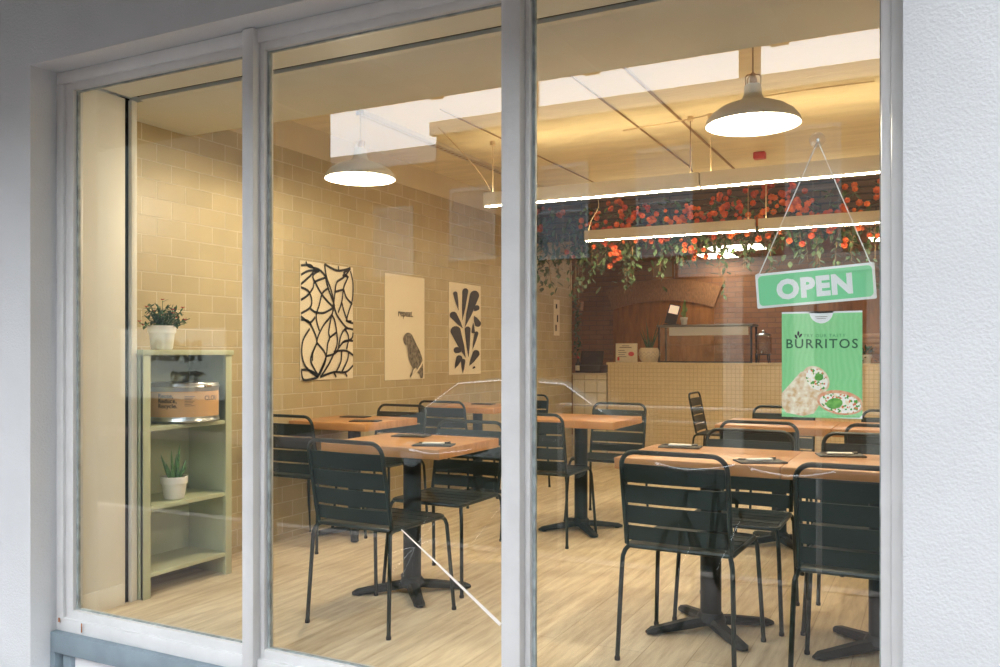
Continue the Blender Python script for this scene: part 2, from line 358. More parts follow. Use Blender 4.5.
# ---- window_1: frame, posts, beads, panes
win = thing('window_1', 'wide three-pane shopfront window in weathered pale grey frames', 'window', (0, 0, 0)); win['kind'] = 'structure'
for k in ('label', 'category'): del win[k]
gz0, gz1 = .059, 2.377
PT = [(-2.393, -2.335), (-1.2655, -1.1995)]            # the two mullion faces
GX = [(-3.4236, -2.415), (-2.3135, -1.287), (-1.181, -.131)]
MB().box(OL, OR_, -.02, .05, 2.408, OT, .004).box(OL, OL + .045, -.021, .05, OB + .001, 2.407, .004).box(-.105, OR_, -.021, .05, OB + .001, 2.407, .004).box(OL, OR_, -.022, .05, OB, .0225, .004).build('frame', 'frame', win)
for a, b in PT: MB().box(a, b, -.045, .05, OB + .003, OT - .003, .006).build('mullion', 'frame', win)
holes = [(OL + .045, PT[0][0]), (PT[0][1], PT[1][0]), (PT[1][1], -.105)]
for (a, b), (g0, g1) in zip(holes, GX):
    MB().box(a, g0 + .001, -.008, .045, .02, 2.409, .004).box(g1, b, -.008, .045, .02, 2.409, .004)\
        .box(g0 - .002, g1 + .002, -.007, .044, .02, gz0, .004).box(g0 - .002, g1 + .002, -.007, .044, gz1 + .001, 2.409, .004).build('glazing_bead', 'frame', win)
    MB().box(g0, g0 + .012, .010, .022, gz0, gz1).box(g1 - .004, g1, .010, .022, gz0, gz1).box(g0, g1, .011, .0215, gz1 - .006, gz1 + .0005).box(g0, g1, .011, .0215, gz0, gz0 + .004).build('putty_line', 'putty', win)
    MB().box(g0, g1, .022, .028, gz0, gz1).build('pane', 'glass', win)
MB().ribbon([(-1.70, .575), (-1.55, .47), (-1.40, .362), (-1.303, .292)], [.004, .007, .010, .013], .001, lambda u, v, w_: (u, .0205 + w_, v)).build('crack', mat('taped_crack', (.9, .85, .8), .5), win)
MB().box(-3.492, -3.482, -.0305, -.029, .005, .024).box(-3.34, -3.334, -.0305, -.029, -.02, .02).box(-3.5435, -3.538, -.0215, -.0205, .22, .42).box(-2.352, -2.345, -.010, -.0085, .03, .045).build('rust_spot', 'rust', win)

# ================================================================ WALL POSTERS
def poster(name, label, y0, y1, z0, z1, group='posters on the tiled wall'):
    t = thing(name, label, 'poster', (X_T + .006, Y(y0), z0), 0, group)
    H = z1 - z0; W = y1 - y0
    to3 = lambda u, v, w_: (w_, u * W, v * H)
    MB().prism([(0, 0), (.34, 0), (.67, 0), (1, 0), (1, 1), (.67, 1), (.34, 1), (0, 1)], .003, lambda u, v, w_: (-.004 + w_ + .006 * math.sin(u * 5) ** 2 * abs(v - .5), u * W, v * H)).build('sheet', 'paper', t)
    return t, to3
def quadmap(xl, xr, tl, tr, bl, br):
    def f(p):
        u = (p[0] - xl) / (xr - xl); yt = tl + (tr - tl) * u; yb = bl + (br - bl) * u
        return (min(.995, max(.005, u)), min(.995, max(.005, 1 - (p[1] - yt) / (yb - yt))))
    return f
p1, m3 = poster('leaf_pattern_poster', 'unframed poster with a black leaf-outline pattern, nearest the window', 4.468, 5.043, 1.023, 1.822)
q = quadmap(45, 300, 45, 85, 622, 622)
curves = [[(68, 48), (80, 75), (130, 92), (165, 130)], [(45, 70), (90, 70), (110, 100)], [(45, 115), (80, 97), (130, 95)], [(45, 160), (90, 118), (108, 92)],
 [(130, 95), (100, 120), (115, 160), (145, 215), (190, 265), (200, 255)], [(45, 175), (80, 195), (95, 240), (85, 275), (45, 300)], [(45, 235), (75, 215), (100, 180), (110, 150), (160, 130)],
 [(85, 275), (110, 295), (150, 300), (190, 280), (205, 262)], [(160, 130), (175, 190), (200, 250)], [(175, 180), (145, 205), (130, 260), (115, 320), (130, 385)], [(155, 62), (165, 130), (185, 185), (200, 245)],
 [(155, 65), (210, 95), (250, 95), (285, 85)], [(285, 88), (250, 130), (215, 155), (205, 210), (200, 260)], [(285, 90), (250, 110), (270, 130), (250, 180), (240, 250), (222, 300)],
 [(285, 100), (298, 160), (295, 240), (275, 300), (262, 345)], [(250, 190), (265, 230), (295, 262)], [(240, 250), (250, 290), (270, 345)], [(200, 262), (215, 310), (250, 360), (270, 378)], [(205, 200), (245, 190)], [(245, 120), (275, 130)],
 [(45, 330), (80, 340), (108, 395), (118, 440), (100, 490), (98, 530)], [(45, 315), (85, 345), (110, 320)], [(85, 375), (55, 430), (50, 500), (70, 560), (125, 610)], [(200, 265), (190, 310), (150, 360), (125, 410), (118, 440)],
 [(190, 310), (205, 340), (215, 400), (215, 460), (180, 540), (135, 610)], [(190, 310), (175, 390), (180, 420), (170, 450), (160, 520), (125, 600)], [(120, 445), (155, 490), (160, 530), (130, 600)], [(118, 445), (90, 520), (110, 575), (128, 605)],
 [(215, 395), (180, 420)], [(300, 355), (270, 345), (290, 345)], [(300, 385), (260, 380), (235, 415), (215, 490), (160, 510)], [(300, 440), (255, 440), (225, 470)], [(255, 380), (275, 420), (265, 480)], [(300, 400), (290, 430), (245, 445)],
 [(300, 510), (270, 490), (240, 485), (200, 490)], [(240, 485), (235, 540), (210, 590)], [(275, 490), (270, 530), (240, 590)], [(298, 560), (260, 590), (200, 588), (135, 608)], [(45, 570), (85, 575), (125, 605), (80, 620), (55, 615), (48, 575)],
 [(200, 588), (212, 612)], [(255, 590), (268, 612)], [(222, 70), (225, 95)]]
mb = MB()
for c in curves: mb.ribbon(spline([q(p) for p in c], 5), .020, .0016, lambda u, v, w_: (.005 + w_, u * .575, v * .799))
mb.build('leaf_pattern', 'ink', p1)
p2, m3 = poster('parrot_poster', 'unframed poster with one engraved parrot and the word repeat above', 5.45, 6.017, .995, 1.82)
q = quadmap(46, 253, 63, 95, 612, 597)
W2, H2 = .567, .825
f2 = lambda u, v, w_: (.006 + w_, u * W2, v * H2)
bird = [(140, 385), (148, 372), (163, 367), (178, 375), (190, 395), (205, 425), (222, 455), (235, 490), (240, 520), (243, 560), (240, 592), (228, 594), (222, 575), (213, 570), (205, 545), (190, 552), (183, 575), (176, 592), (170, 585), (185, 548), (172, 520), (163, 490), (160, 460), (157, 430), (146, 428), (138, 412), (136, 398)]
MB().prism([q(p) for p in spline(bird + [bird[0]], 3)[:-1]], .0015, f2).build('parrot', 'parrot', p2)
MB().ribbon([q(p) for p in [(176, 594), (205, 565), (230, 530), (243, 505)]], .022, .003, f2).build('perch', 'paper', p2)
text_mb('repeat.', .082, lambda x, y, z: (.006 + z, .17 + x * .95, .50 + y)).build('printed_word', 'ink', p2)
p3, m3 = poster('petal_poster', 'unframed poster with a spray of solid black petals, farthest along the wall', 6.42, 6.999, 1.015, 1.824)
q = quadmap(374, 539, 112, 135, 588, 580)
W3, H3 = .579, .809
f3 = lambda u, v, w_: (.006 + w_, u * W3, v * H3)
mb = MB()
for (bx, by, tx, ty, wd) in [(418, 258, 400, 162, 26), (438, 308, 455, 145, 36), (452, 342, 510, 158, 60), (498, 262, 525, 235, 34), (500, 285, 528, 340, 42), (440, 350, 382, 268, 44), (455, 500, 395, 340, 62), (470, 495, 465, 340, 36),
                            (495, 320, 495, 375, 22), (492, 455, 515, 365, 26), (475, 540, 520, 462, 46), (432, 470, 395, 455, 40), (400, 555, 428, 488, 38), (440, 578, 442, 505, 28), (490, 555, 505, 545, 14)]:
    L = math.hypot(tx - bx, ty - by); dx, dy = (tx - bx) / L, (ty - by) / L; nx, ny = -dy, dx; P = []
    R_ = wd * .41; cL = L - R_
    for k in range(11):
        a = -PI / 2 + PI * k / 10; P.append((bx + dx * (cL + R_ * math.cos(a)) + nx * R_ * math.sin(a), by + dy * (cL + R_ * math.cos(a)) + ny * R_ * math.sin(a)))
    P.append((bx + dx * cL * .4 + nx * R_ * .55, by + dy * cL * .4 + ny * R_ * .55)); P.append((bx, by)); P.append((bx + dx * cL * .4 - nx * R_ * .55, by + dy * cL * .4 - ny * R_ * .55))
    mb.prism([q(p) for p in P], .0015, f3)
mb.build('petal_pattern', 'ink', p3)

# ================================================================ SHELF UNIT AND WHAT STANDS ON IT
sx0, sx1, sy0, sy1 = X_T + .012, -3.44, Y(2.935), Y(3.525)
sh = thing('shelf_unit', 'sage green open bookcase standing against the tiled wall', 'shelf', ((sx0 + sx1) / 2, (sy0 + sy1) / 2, 0))
def SB(): return MB()
ox, oy = (sx0 + sx1) / 2, (sy0 + sy1) / 2; hx, hy = (sx1 - sx0) / 2, (sy1 - sy0) / 2
MB().box(-hx, hx, -hy, -hy + .02, 0, 1.195, .002).box(hx - .018, hx + .002, -hy, -hy + .045, 0, 1.195, .002).build('side_panel', 'green', sh)
MB().box(-hx, hx, hy - .02, hy, 0, 1.195, .002).box(hx - .018, hx + .002, hy - .045, hy, 0, 1.195, .002).build('side_panel', 'green', sh)
MB().box(-hx, hx + .01, -hy - .008, hy + .008, 1.195, 1.222, .003).build('top_board', 'green', sh)
MB().box(-hx, -hx + .008, -hy + .02, hy - .02, .09, 1.195).build('back_panel', 'green', sh)
for z in (.842, .45, .122): MB().box(-hx + .008, hx - .004, -hy + .021, hy - .021, z - .022, z, .002).build('shelf_board', 'green', sh)
# tin drum
tin = thing('food_tin', 'wide silver tin with a kraft paper label on the bookcase shelf', 'tin', (-3.562, Y(3.30), .843))
R = .180
MB().lathe([(0, .003), (R - .012, .003), (R, .006), (R + .004, .012), (R + .001, .022), (R, .026), (R, .182), (R + .003, .188), (R, .194), (R - .002, .204), (R - .005, .208), (R - .02, .206), (0, .206)], n=64).build('tin_body', 'steel', tin)
MB().lathe([(R + .004, .186), (R + .006, .189), (R + .004, .192), (R + .001, .190)], n=64).build('lid_ring', 'steel', tin)
a0, a1 = math.radians(-125), math.radians(35)
mb = MB(); ra = []; rb = []
for k in range(41):
    a = a0 + (a1 - a0) * k / 40
    ra.append(mb.bm.verts.new(((R + .0012) * math.cos(a), (R + .0012) * math.sin(a), .034))); rb.append(mb.bm.verts.new(((R + .0012) * math.cos(a), (R + .0012) * math.sin(a), .165)))
for k in range(40): mb.bm.faces.new((ra[k], ra[k + 1], rb[k + 1], rb[k]))
lab = mb.build('label', 'kraft', tin, recalc=False)
viewa = math.radians(-40)
def cyl(ang0, zb): return lambda x, y, z: ((R + .0016 + z * .5) * math.cos(ang0 + x / R), (R + .0016 + z * .5) * math.sin(ang0 + x / R), zb + y)
for i, tx in enumerate(('Reuse,', 'Reduce,', 'Recycle.')):
    text_mb(tx, .031, cyl(viewa - .78, .133 - i * .026), bold=.0006).build('lettering', 'ink', lab)
text_mb('CLOU', .034, cyl(viewa + .55, .118), bold=.0002).build('lettering', 'ink', lab)
mb = MB()
for i in range(7):
    f = cyl(viewa - .02, .138 - i * .008)
    mb.prism([(0, 0), (.012, 0), (.024, 0), (.036, 0), (.05 - (i % 3) * .008, 0), (.05 - (i % 3) * .008, .003), (.036, .003), (.024, .003), (.012, .003), (0, .003)], .0008, lambda u, v, w_: f(u, v, w_))
mb.build('fine_print', 'ink_soft', lab)
MB().box(-.02, .02, -.008, .008, 0, .014, .003, mtx=Matrix.Translation(((R + .006) * math.cos(viewa + .65), (R + .006) * math.sin(viewa + .65), .184)) @ Matrix.Rotation(viewa + .65 + PI / 2, 4, 'Z')).build('lid_clasp', 'brass', tin)

def plant_pot(name, label, cat, loc, r, h, band=True, group=None):
    t = thing(name, label, cat, loc, 0, group)
    prof = [(0, .001), (r * .72, .001), (r * .78, .006), (r * .93, h * .68), (r * .95, h * .70), (r * 1.02, h * .70), (r * 1.03, h), (r * .93, h), (r * .90, h * .86), (0, h * .86)]
    MB().lathe(prof, n=40).build('pot', 'pot', t)
    MB().lathe([(0, h * .87), (r * .88, h * .868)], n=24).build('soil', 'soil', t, recalc=False)
    return t
t = plant_pot('flowering_plant', 'bushy red-flowered plant in a white pot on top of the bookcase', 'plant', (-3.565, Y(3.16), 1.222), .068, .125)
mb = MB(); fl = MB(); st = MB()
for i in range(60):
    a = random.uniform(0, 2 * PI); e = random.uniform(.15, 1.4); L = random.uniform(.09, .15)
    d = Vector((math.cos(a) * math.cos(e), math.sin(a) * math.cos(e), math.sin(e)))
    b = Vector((0, 0, .108)); tip = b + d * L * Vector((1, 1, 1)).x
    st.tube([b + Vector((d.x, d.y, 0)) * .02, tip], .0016, 5)
    for k in range(6):
        f = random.uniform(.35, 1); p = b + d * L * f
        dd = Vector((random.gauss(0, 1), random.gauss(0, 1), random.gauss(.4, .7)))
        mb.leaf(p, dd, (0, 0, 1), random.uniform(.022, .036), .013)
    if i % 4 == 0:
        for k in range(5):
            dd = Vector((math.cos(k * 1.25), math.sin(k * 1.25), .7)); fl.leaf(tip + Vector((0, 0, .004)), dd, (0, 0, 1), .015, .011)
st.build('stems', 'leaf', t); mb.build('foliage', 'leaf', t, recalc=False); fl.build('blossoms', 'flower_red', t, recalc=False)
t = plant_pot('aloe_plant', 'small spiky aloe in a white pot on the middle shelf', 'plant', (-3.52, Y(3.20), .452), .066, .115)
mb = MB()
for (a, e, L) in [(0, 1.45, .17), (2.2, 1.25, .12), (4.1, 1.2, .13), (1.1, 1.1, .10), (5.3, 1.3, .15), (3.1, 1.0, .08), (.4, .9, .08), (4.8, .9, .07)]:
    d = Vector((math.cos(a) * math.cos(e), math.sin(a) * math.cos(e), math.sin(e))); b = Vector((math.cos(a) * .018, math.sin(a) * .018, .098))
    mb.tube([b, b + d * L * .4, b + d * L * .8 + Vector((0, 0, .006)), b + d * L + Vector((0, 0, .012))], [.010, .009, .005, .0008], 7)
mb.build('fleshy_leaves', mat('aloe_green', (.10, .23, .07), .4, var=.4, vscale=60), t)

# ================================================================ CHAIRS
def hoop_path(w_, y_of_z, z0, z1, r=.055):
    pts = []
    left = [(-w_, z0), (-w_, z0 + (z1 - r - z0) * .5)] + [(x, z) for x, z in arc(-w_ + r, z1 - r, r, PI, PI / 2, 6)]
    right = [(x, z) for x, z in arc(w_ - r, z1 - r, r, PI / 2, 0, 6)] + [(w_, z0 + (z1 - r - z0) * .5), (w_, z0)]
    return [(x, y_of_z(z), z) for x, z in left + right]
def make_chair(label, group):
    t = thing('dining_chair', label, 'chair', (0, 0, 0), 0, group)
    yb = lambda z: -.195 - .075 * max(0, (z - .45)) / .38
    fr = MB(); fr.tube(hoop_path(.206, yb, .452, .823), .0095, 10)
    fr.build('back_frame', 'metal_green', t)
    for i, (z0, z1) in enumerate(((.702, .776), (.620, .692), (.538, .610), (.468, .528))):
        mb = MB(); n = 8; F = []; Bk = []
        for k in range(n + 1):
            x = -.198 + .396 * k / n; bow = -.012 * math.cos(PI * (k / n - .5))
            F.append([(x, yb(z) + bow + .006, z) for z in (z0, (z0 + z1) / 2, z1)]); Bk.append([(x, yb(z) + bow + .003 - .0, z) for z in (z0, (z0 + z1) / 2, z1)])
        vf = [[mb.bm.verts.new(p) for p in c] for c in F]; vb = [[mb.bm.verts.new((p[0], p[1] - .002, p[2])) for p in c] for c in Bk]
        for k in range(n):
            for j in range(2):
                mb.bm.faces.new((vf[k][j], vf[k + 1][j], vf[k + 1][j + 1], vf[k][j + 1])); mb.bm.faces.new((vb[k][j], vb[k][j + 1], vb[k + 1][j + 1], vb[k + 1][j]))
            mb.bm.faces.new((vf[k][0], vb[k][0], vb[k + 1][0], vf[k + 1][0])); mb.bm.faces.new((vf[k][2], vf[k + 1][2], vb[k + 1][2], vb[k][2]))
        for k in (0, n):
            for j in range(2): mb.bm.faces.new((vf[k][j], vf[k][j + 1], vb[k][j + 1], vb[k][j]))
        mb.build('back_slat', 'seat_metal', t)
    sf = MB(); c = .04
    path = arc(.208 - c, .215 - c, c, 0, PI / 2, 4) + arc(-.208 + c, .215 - c, c, PI / 2, PI, 4) + arc(-.206 + .02, -.195 + .02, .02, PI, 1.5 * PI, 3) + arc(.206 - .02, -.195 + .02, .02, 1.5 * PI, 2 * PI, 3)
    sf.tube([(x, y, .444) for x, y in path], .0095, 8, closed=True)
    sf.build('seat_frame', 'metal_green', t)
    for k in range(5):
        y0 = -.186 + k * .079
        MB().box(-.199, .199, y0, y0 + .071, .4485, .4515, .001, 1).build('seat_slat', 'seat_metal', t)
    for sx in (-1, 1):
        a = MB(); a.tube(spline([(sx * .199, -.170, .440), (sx * .204, -.200, .436), (sx * .212, -.215, .415), (sx * .217, -.222, .36), (sx * .228, -.245, .008)], 4), .0092, 9)
        l = a.build('leg', 'metal_green', t); MB().lathe([(0, 0), (.011, 0), (.0115, .012), (.0093, .016), (0, .016)], (sx * .228, -.245, 0), 12).build('foot_cap', 'rubber', l)
        a = MB(); a.tube(spline([(sx * .196, .175, .440), (sx * .202, .200, .436), (sx * .209, .214, .415), (sx * .215, .220, .36), (sx * .232, .248, .008)], 4), .0092, 9)
        l = a.build('leg', 'metal_green', t); MB().lathe([(0, 0), (.011, 0), (.0115, .012), (.0093, .016), (0, .016)], (sx * .232, .248, 0), 12).build('foot_cap', 'rubber', l)
    return t
CG = 'dark green slatted metal cafe chairs'
chairs = [(-2.262, 3.26, -.06, 'dark green slatted chair on the window side of the free-standing middle table'),
 (-.878, 3.45, -.03, 'dark green slatted chair with its whole back towards us at the near double table'),
 (-.225, 3.37, 0, 'dark green slatted metal chair cut off by the right-hand window frame'),
 (-3.535, 4.33, 0, 'dark slatted metal chair by the tiled wall below the leaf pattern poster'),
 (-2.31, 3.925, PI, 'dark slatted metal chair facing the window across the middle table'),
 (-.815, 4.05, PI, 'dark slatted metal chair tucked in across the near double table, facing the window'),
 (-.27, 4.10, PI, 'dark slatted metal chair facing the window behind the right end of the near double table'),
 (-3.475, 5.00, PI, 'dark metal chair facing the window below the parrot poster'),
 (-3.46, 6.06, 0, 'dark metal chair back overlapping the foot of the petal poster'),
 (-3.32, 6.83, PI, 'dark metal chair farthest along the tiled wall, just past the thick mullion'),
 (-2.25, 5.14, 0, 'dark metal chair at the near side of the lone centre table, beside the thick mullion'),
 (-2.13, 5.93, PI, 'dark metal chair facing the window across the lone centre table before the counter'),
 (-.87, 5.13, 0, 'dark metal chair between the two double tables, nearest the sideways chair'),
 (-.22, 5.20, 0, 'dark metal chair between the two double tables, next to the right window frame'),
 (-.96, 6.08, PI, 'dark metal chair facing the window across the rear double table, partly behind the burrito poster'),
 (-.225, 5.95, PI, 'dark metal chair facing the window at the rear double table, right of the burrito poster'),
 (-1.80, 8.20, -PI / 2, 'black slatted metal chair standing sideways in front of the cream counter')]
ch0 = make_chair(chairs[0][3], CG)
for i, (x, y, r, lb) in enumerate(chairs):
    if i == 0: ch0.location = (x, Y(y), 0); ch0.rotation_euler = (0, 0, r)
    else: dup(ch0, (x, Y(y), 0), r, lb)

# ================================================================ TABLES
TH = .765
def make_table(label, group):
    t = thing('pedestal_table', label, 'table', (0, 0, 0), 0, group)
    MB().box(-.338, .338, -.30, .30, TH - .048, TH, .003).build('tabletop', 'tabletop', t)
    MB().tube([(0, 0, .055), (0, 0, TH - .06)], .045, 24).build('column', 'cast', t)
    MB().box(-.20, .20, -.03, .03, TH - .056, TH - .047, .002).box(-.03, .03, -.20, .20, TH - .056, TH - .048, .002).build('mounting_plate', 'cast', t)
    hub = MB().lathe([(0, .03), (.06, .03), (.066, .045), (.058, .065), (.048, .078), (0, .08)], n=24).build('hub', 'cast', t)
    for k in range(4):
        a = math.radians(40 + 90 * k); R_ = Matrix.Rotation(a, 4, 'Z'); mb = MB()
        prof = [(.03, .030, .062, .034), (.10, .020, .056, .030), (.22, .010, .038, .026), (.275, .006, .030, .027), (.30, .006, .018, .012)]
        rings = []
        for (x, z0, z1, hw) in prof:
            rings.append([mb.bm.verts.new(R_ @ Vector(p)) for p in ((x, -hw, z0), (x, hw, z0), (x, hw, z0 + (z1 - z0) * .55), (x, hw * .55, z1), (x, -hw * .55, z1), (x, -hw, z0 + (z1 - z0) * .55))])
        for A, B_ in zip(rings, rings[1:]):
            for j in range(6): mb.bm.faces.new((A[j], A[(j + 1) % 6], B_[(j + 1) % 6], B_[j]))
        mb.bm.faces.new(rings[0][::-1]); mb.bm.faces.new(rings[-1])
        l = mb.build('foot', 'cast', t)
        MB().lathe([(0, 0), (.016, 0), (.018, .008), (0, .009)], tuple(R_ @ Vector((.262, 0, 0))), 14).build('glide', 'rubber', l)
    return t
TG = 'beech-topped pedestal tables'
tables = [(-.872, 3.75, 'beech table nearest us, left half of the near double table'), (-.194, 3.75, 'beech table forming the right end of the near double table'),
 (-2.355, 3.66, 'beech table in the middle pane, standing free on a four-footed black pedestal'), (-3.455, 4.66, 'beech table against the tiled wall below the leaf pattern poster'),
 (-3.455, 6.39, 'beech table against the tiled wall just below the petal poster'), (-2.16, 5.48, 'beech table alone in front of the square-tiled low counter'),
 (-.877, 5.62, 'beech table of the rear double table, behind the nearest one'), (-.197, 5.62, 'beech table at the right end of the rear double table')]
tb0 = make_table(tables[0][2], TG)
for i, (x, y, lb) in enumerate(tables):
    if i == 0: tb0.location = (x, Y(y), 0)
    else:
        o = dup(tb0, (x, Y(y), 0), 0, lb)
        if x < -3: o.scale = (.9, 1, 1)
def setting(x, y, rz, label, napkin):
    t = thing('menu_board', label, 'menu', (x, Y(y), TH), rz, 'dark slate mats on the tables')
    MB().box(-.095, .095, -.055, .055, .0005, .007, .002).build('slate', 'slate', t)
    if napkin:
        f = MB().box(-.055, .05, -.018, .018, .0075, .016, .004).build('folded_napkin', 'napkin', t)
        MB().tube([(-.08, .028, .0105), (.02, .03, .0105), (.075, .034, .012)], [.003, .002, .006], 6).build('fork', 'chrome', t)
MS = [(-1.06, 3.95, .1, 'dark slate mat with nothing on it but cutlery, left end of the near double table', 1), (-.63, 3.56, .5, 'dark slate mat with a white napkin at the centre seam of the near double table', 1),
      (-.36, 3.93, .3, 'dark slate mat at the back edge of the near double table, right end', 1), (-2.13, 3.50, .3, 'dark slate mat on the front corner of the free-standing middle table', 1), (-2.47, 3.83, .2, 'dark slate mat at the far left of the free-standing middle table', 0),
      (-3.55, 4.80, .2, 'dark slate mat near the wall on the table below the leaf poster', 0), (-3.27, 4.53, .3, 'dark slate mat on the outer corner of the table below the leaf poster', 0), (-3.46, 6.50, .1, 'dark slate mat on the table below the petal poster', 0)]
for a in MS: setting(*a)

# ================================================================ PENDANTS
def pendant(x, y, z, label, tilt):
    t = thing('pendant_lamp', label, 'lamp', (x, Y(y), z), 0, 'pale grey dome pendants over the front tables')
    # outer shell
    P = [(.193, 0), (.196, .004), (.190, .022), (.170, .048), (.135, .072), (.095, .088), (.060, .098), (.046, .108), (.037, .130), (.034, .165), (.030, .170), (0, .170)]
    In = [(.186, .002), (.180, .020), (.160, .043), (.125, .066), (.085, .080), (.05, .088), (0, .09)]
    a = MB(); a.lathe(P, n=56); sh_ = a.build('shade', 'lampgrey', t, ang=60)
    MB().lathe([(.193, 0), (.186, .002)] + In[1:], n=56).build('shade_lining', 'lampin', sh_, ang=60)
    MB().lathe([(0, .002), (.030, .010), (.042, .030), (.040, .050), (.026, .070), (.018, .088)], n=24).build('bulb', 'bulb', t)
    c = MB()
    for k in range(5):
        an = k * 2 * PI / 5; ca, sa = math.cos(an), math.sin(an)
        c.tube([(.032 * ca, .032 * sa, .166), (.033 * ca, .033 * sa, .198), (.026 * ca, .026 * sa, .208), (.010 * ca, .010 * sa, .212)], .0026, 6)
    c.lathe([(0, .168), (.012, .168), (.014, .19), (.010, .215), (.004, .222), (0, .222)], n=16)
    c.build('cage', 'brass', t)
    MB().tube([(0, 0, .218), (0, 0, 2.73 - z)], .0032, 8).build('cable', 'cord_dark', t)
    l = bpy.data.lights.new('lamp_light', 'POINT'); l.energy = 58; l.color = (1, .84, .60); l.shadow_soft_size = .05
    o = bpy.data.objects.new('lamp_light', l); COL.objects.link(o); o.parent = t; o.location = (0, 0, -.01)
    # the bulb's throw into its own shade
    return t
pendant(-.682, 3.69, 2.163, 'pale grey dome pendant lamp above the near double table', 0)
pendant(-2.83, 3.87, 2.165, 'lit dome pendant over the middle table, mostly washed out by the sky reflection', 0)

# ================================================================ LINEAR LIGHTS
def linear(x0, x1, y, label, left_cord, bend=False):
    t = thing('linear_light', label, 'light', ((x0 + x1) / 2, Y(y), 2.26), 0, 'suspended linear lights')
    h = (x1 - x0) / 2
    MB().box(-h, h, -.035, .035, .006, .10, .003).build('housing', 'fixture', t)
    MB().box(-h + .006, h - .006, -.016, .016, .001, .007).build('diffuser', 'glow', t)
    MB().box(-h + .03, h - .03, -.024, .024, .0985, .1003).build('uplight', 'glow_top', t)
    for sx in (-1, 1):
        x = sx * (h - .06)
        pts = [(x, 0, .10), (x, 0, .47)] if not (bend and sx < 0) else spline([(x - .03, 0, .10), (x + .0, 0, .2), (x + .07, 0, .32), (x + .05, 0, .47)], 5)
        MB().tube(pts, .0035, 6).build('suspension', 'cord' if sx < 0 else 'cord_dark', t)
        MB().lathe([(0, .44), (.02, .44), (.02, .47), (0, .47)], (pts[-1][0], 0, 0), 12).build('ceiling_rose', 'cord', t)
linear(-2.90, -1.345, 5.48, 'long suspended linear light nearer the window, left length', True)
linear(-1.335, .20, 5.48, 'long suspended linear light nearer the window, right length running past the frame', False)
linear(-2.95, -1.385, 7.6, 'suspended linear light in front of the flowers, left length ending in a looped cord', True, True)
linear(-1.355, .20, 7.6, 'suspended linear light in front of the flowers, right length behind the sign cords', False)

# ceiling services
def pipe(name, pts, r, m, label, cat): return tag(MB().tube(pts, r, 8).build(name, m), label, cat)
pipe('ceiling_conduit', [(-1.475, Y(3.6), 2.722), (-1.475, Y(7.9), 2.722)], .008, 'cord_dark', 'thin brown conduit along the ceiling, ending left of the pendant', 'conduit')
pipe('ceiling_conduit', [(-1.78, Y(3.6), 2.724), (-1.78, Y(6.9), 2.724), (-1.78, Y(7.0), 2.70)], .006, 'cord_dark', 'thin brown conduit along the ceiling with a small junction box halfway', 'conduit')
pipe('ceiling_conduit', [(-2.75, Y(4.6), 2.724), (-2.70, Y(7.6), 2.724)], .005, 'cord_dark', 'thin conduit on the ceiling just right of the thick mullion', 'conduit')
t = thing('cable_tray', 'perforated pale cable tray running along the ceiling above the middle pane', 'cable tray', (-3.22, Y(4.4), 2.70))
mb = MB().box(-.03, .03, 0, 3.4, 0, .003).box(-.03, -.027, 0, 3.4, 0, .028).box(.027, .03, 0, 3.4, 0, .028); mb.build('tray', 'fixture', t)
mb = MB()
for k in range(60): mb.box(-.012, .012, .03 + k * .056, .055 + k * .056, -.001, .0002)
mb.build('slots', 'cord_dark', t)
tag(MB().box(-1.23, -1.14, Y(6.65), Y(6.72), 2.675, 2.728, .01).build('alarm_sounder', 'red'), 'small red alarm sounder on the ceiling above the flowers', 'alarm')
tag(MB().tube(spline([(-2.98, Y(4.95), 2.725), (-2.9, Y(5.1), 2.60), (-2.86, Y(5.3), 2.48), (-2.84, Y(5.45), 2.37)], 5), .004, 6).build('hanging_wire', 'cord'), 'loose cream wire drooping from the ceiling to the first linear light', 'wire')
tag(MB().tube(spline([(-1.9, Y(5.6), 2.725), (-1.3, Y(5.4), 2.70), (-.9, Y(5.2), 2.715), (-.3, Y(5.2), 2.72)], 5), .004, 6).build('hanging_wire', 'cord'), 'loose cream wire strung across the ceiling behind the near pendant', 'wire')

# ================================================================ COUNTER
CY = Y(9.25)
c = thing('service_counter', 'long cream mosaic-fronted counter at the back of the cafe', 'counter', (-.95, CY, 0))
MB().box(-2.37, 2.40, 0, .62, 0, 1.075, .003).build('counter_body', 'mosaic', c)
MB().box(-2.385, 2.40, -.015, .63, 1.075, 1.10, .004).build('counter_top', mat('cream_counter_top', (.78, .64, .42), .35), c)
c2 = thing('low_tiled_counter', 'low counter faced in square relief tiles at the left end of the cream counter', 'counter', (-3.54, CY, 0))
MB().box(-.21, .20, 0, .62, 0, .955, .003).build('counter_body', 'squares', c2)
MB().box(-.215, .203, -.012, .63, .955, .975, .003).build('counter_top', mat('stone_top', (.5, .42, .32), .3), c2)
CZ = 1.10
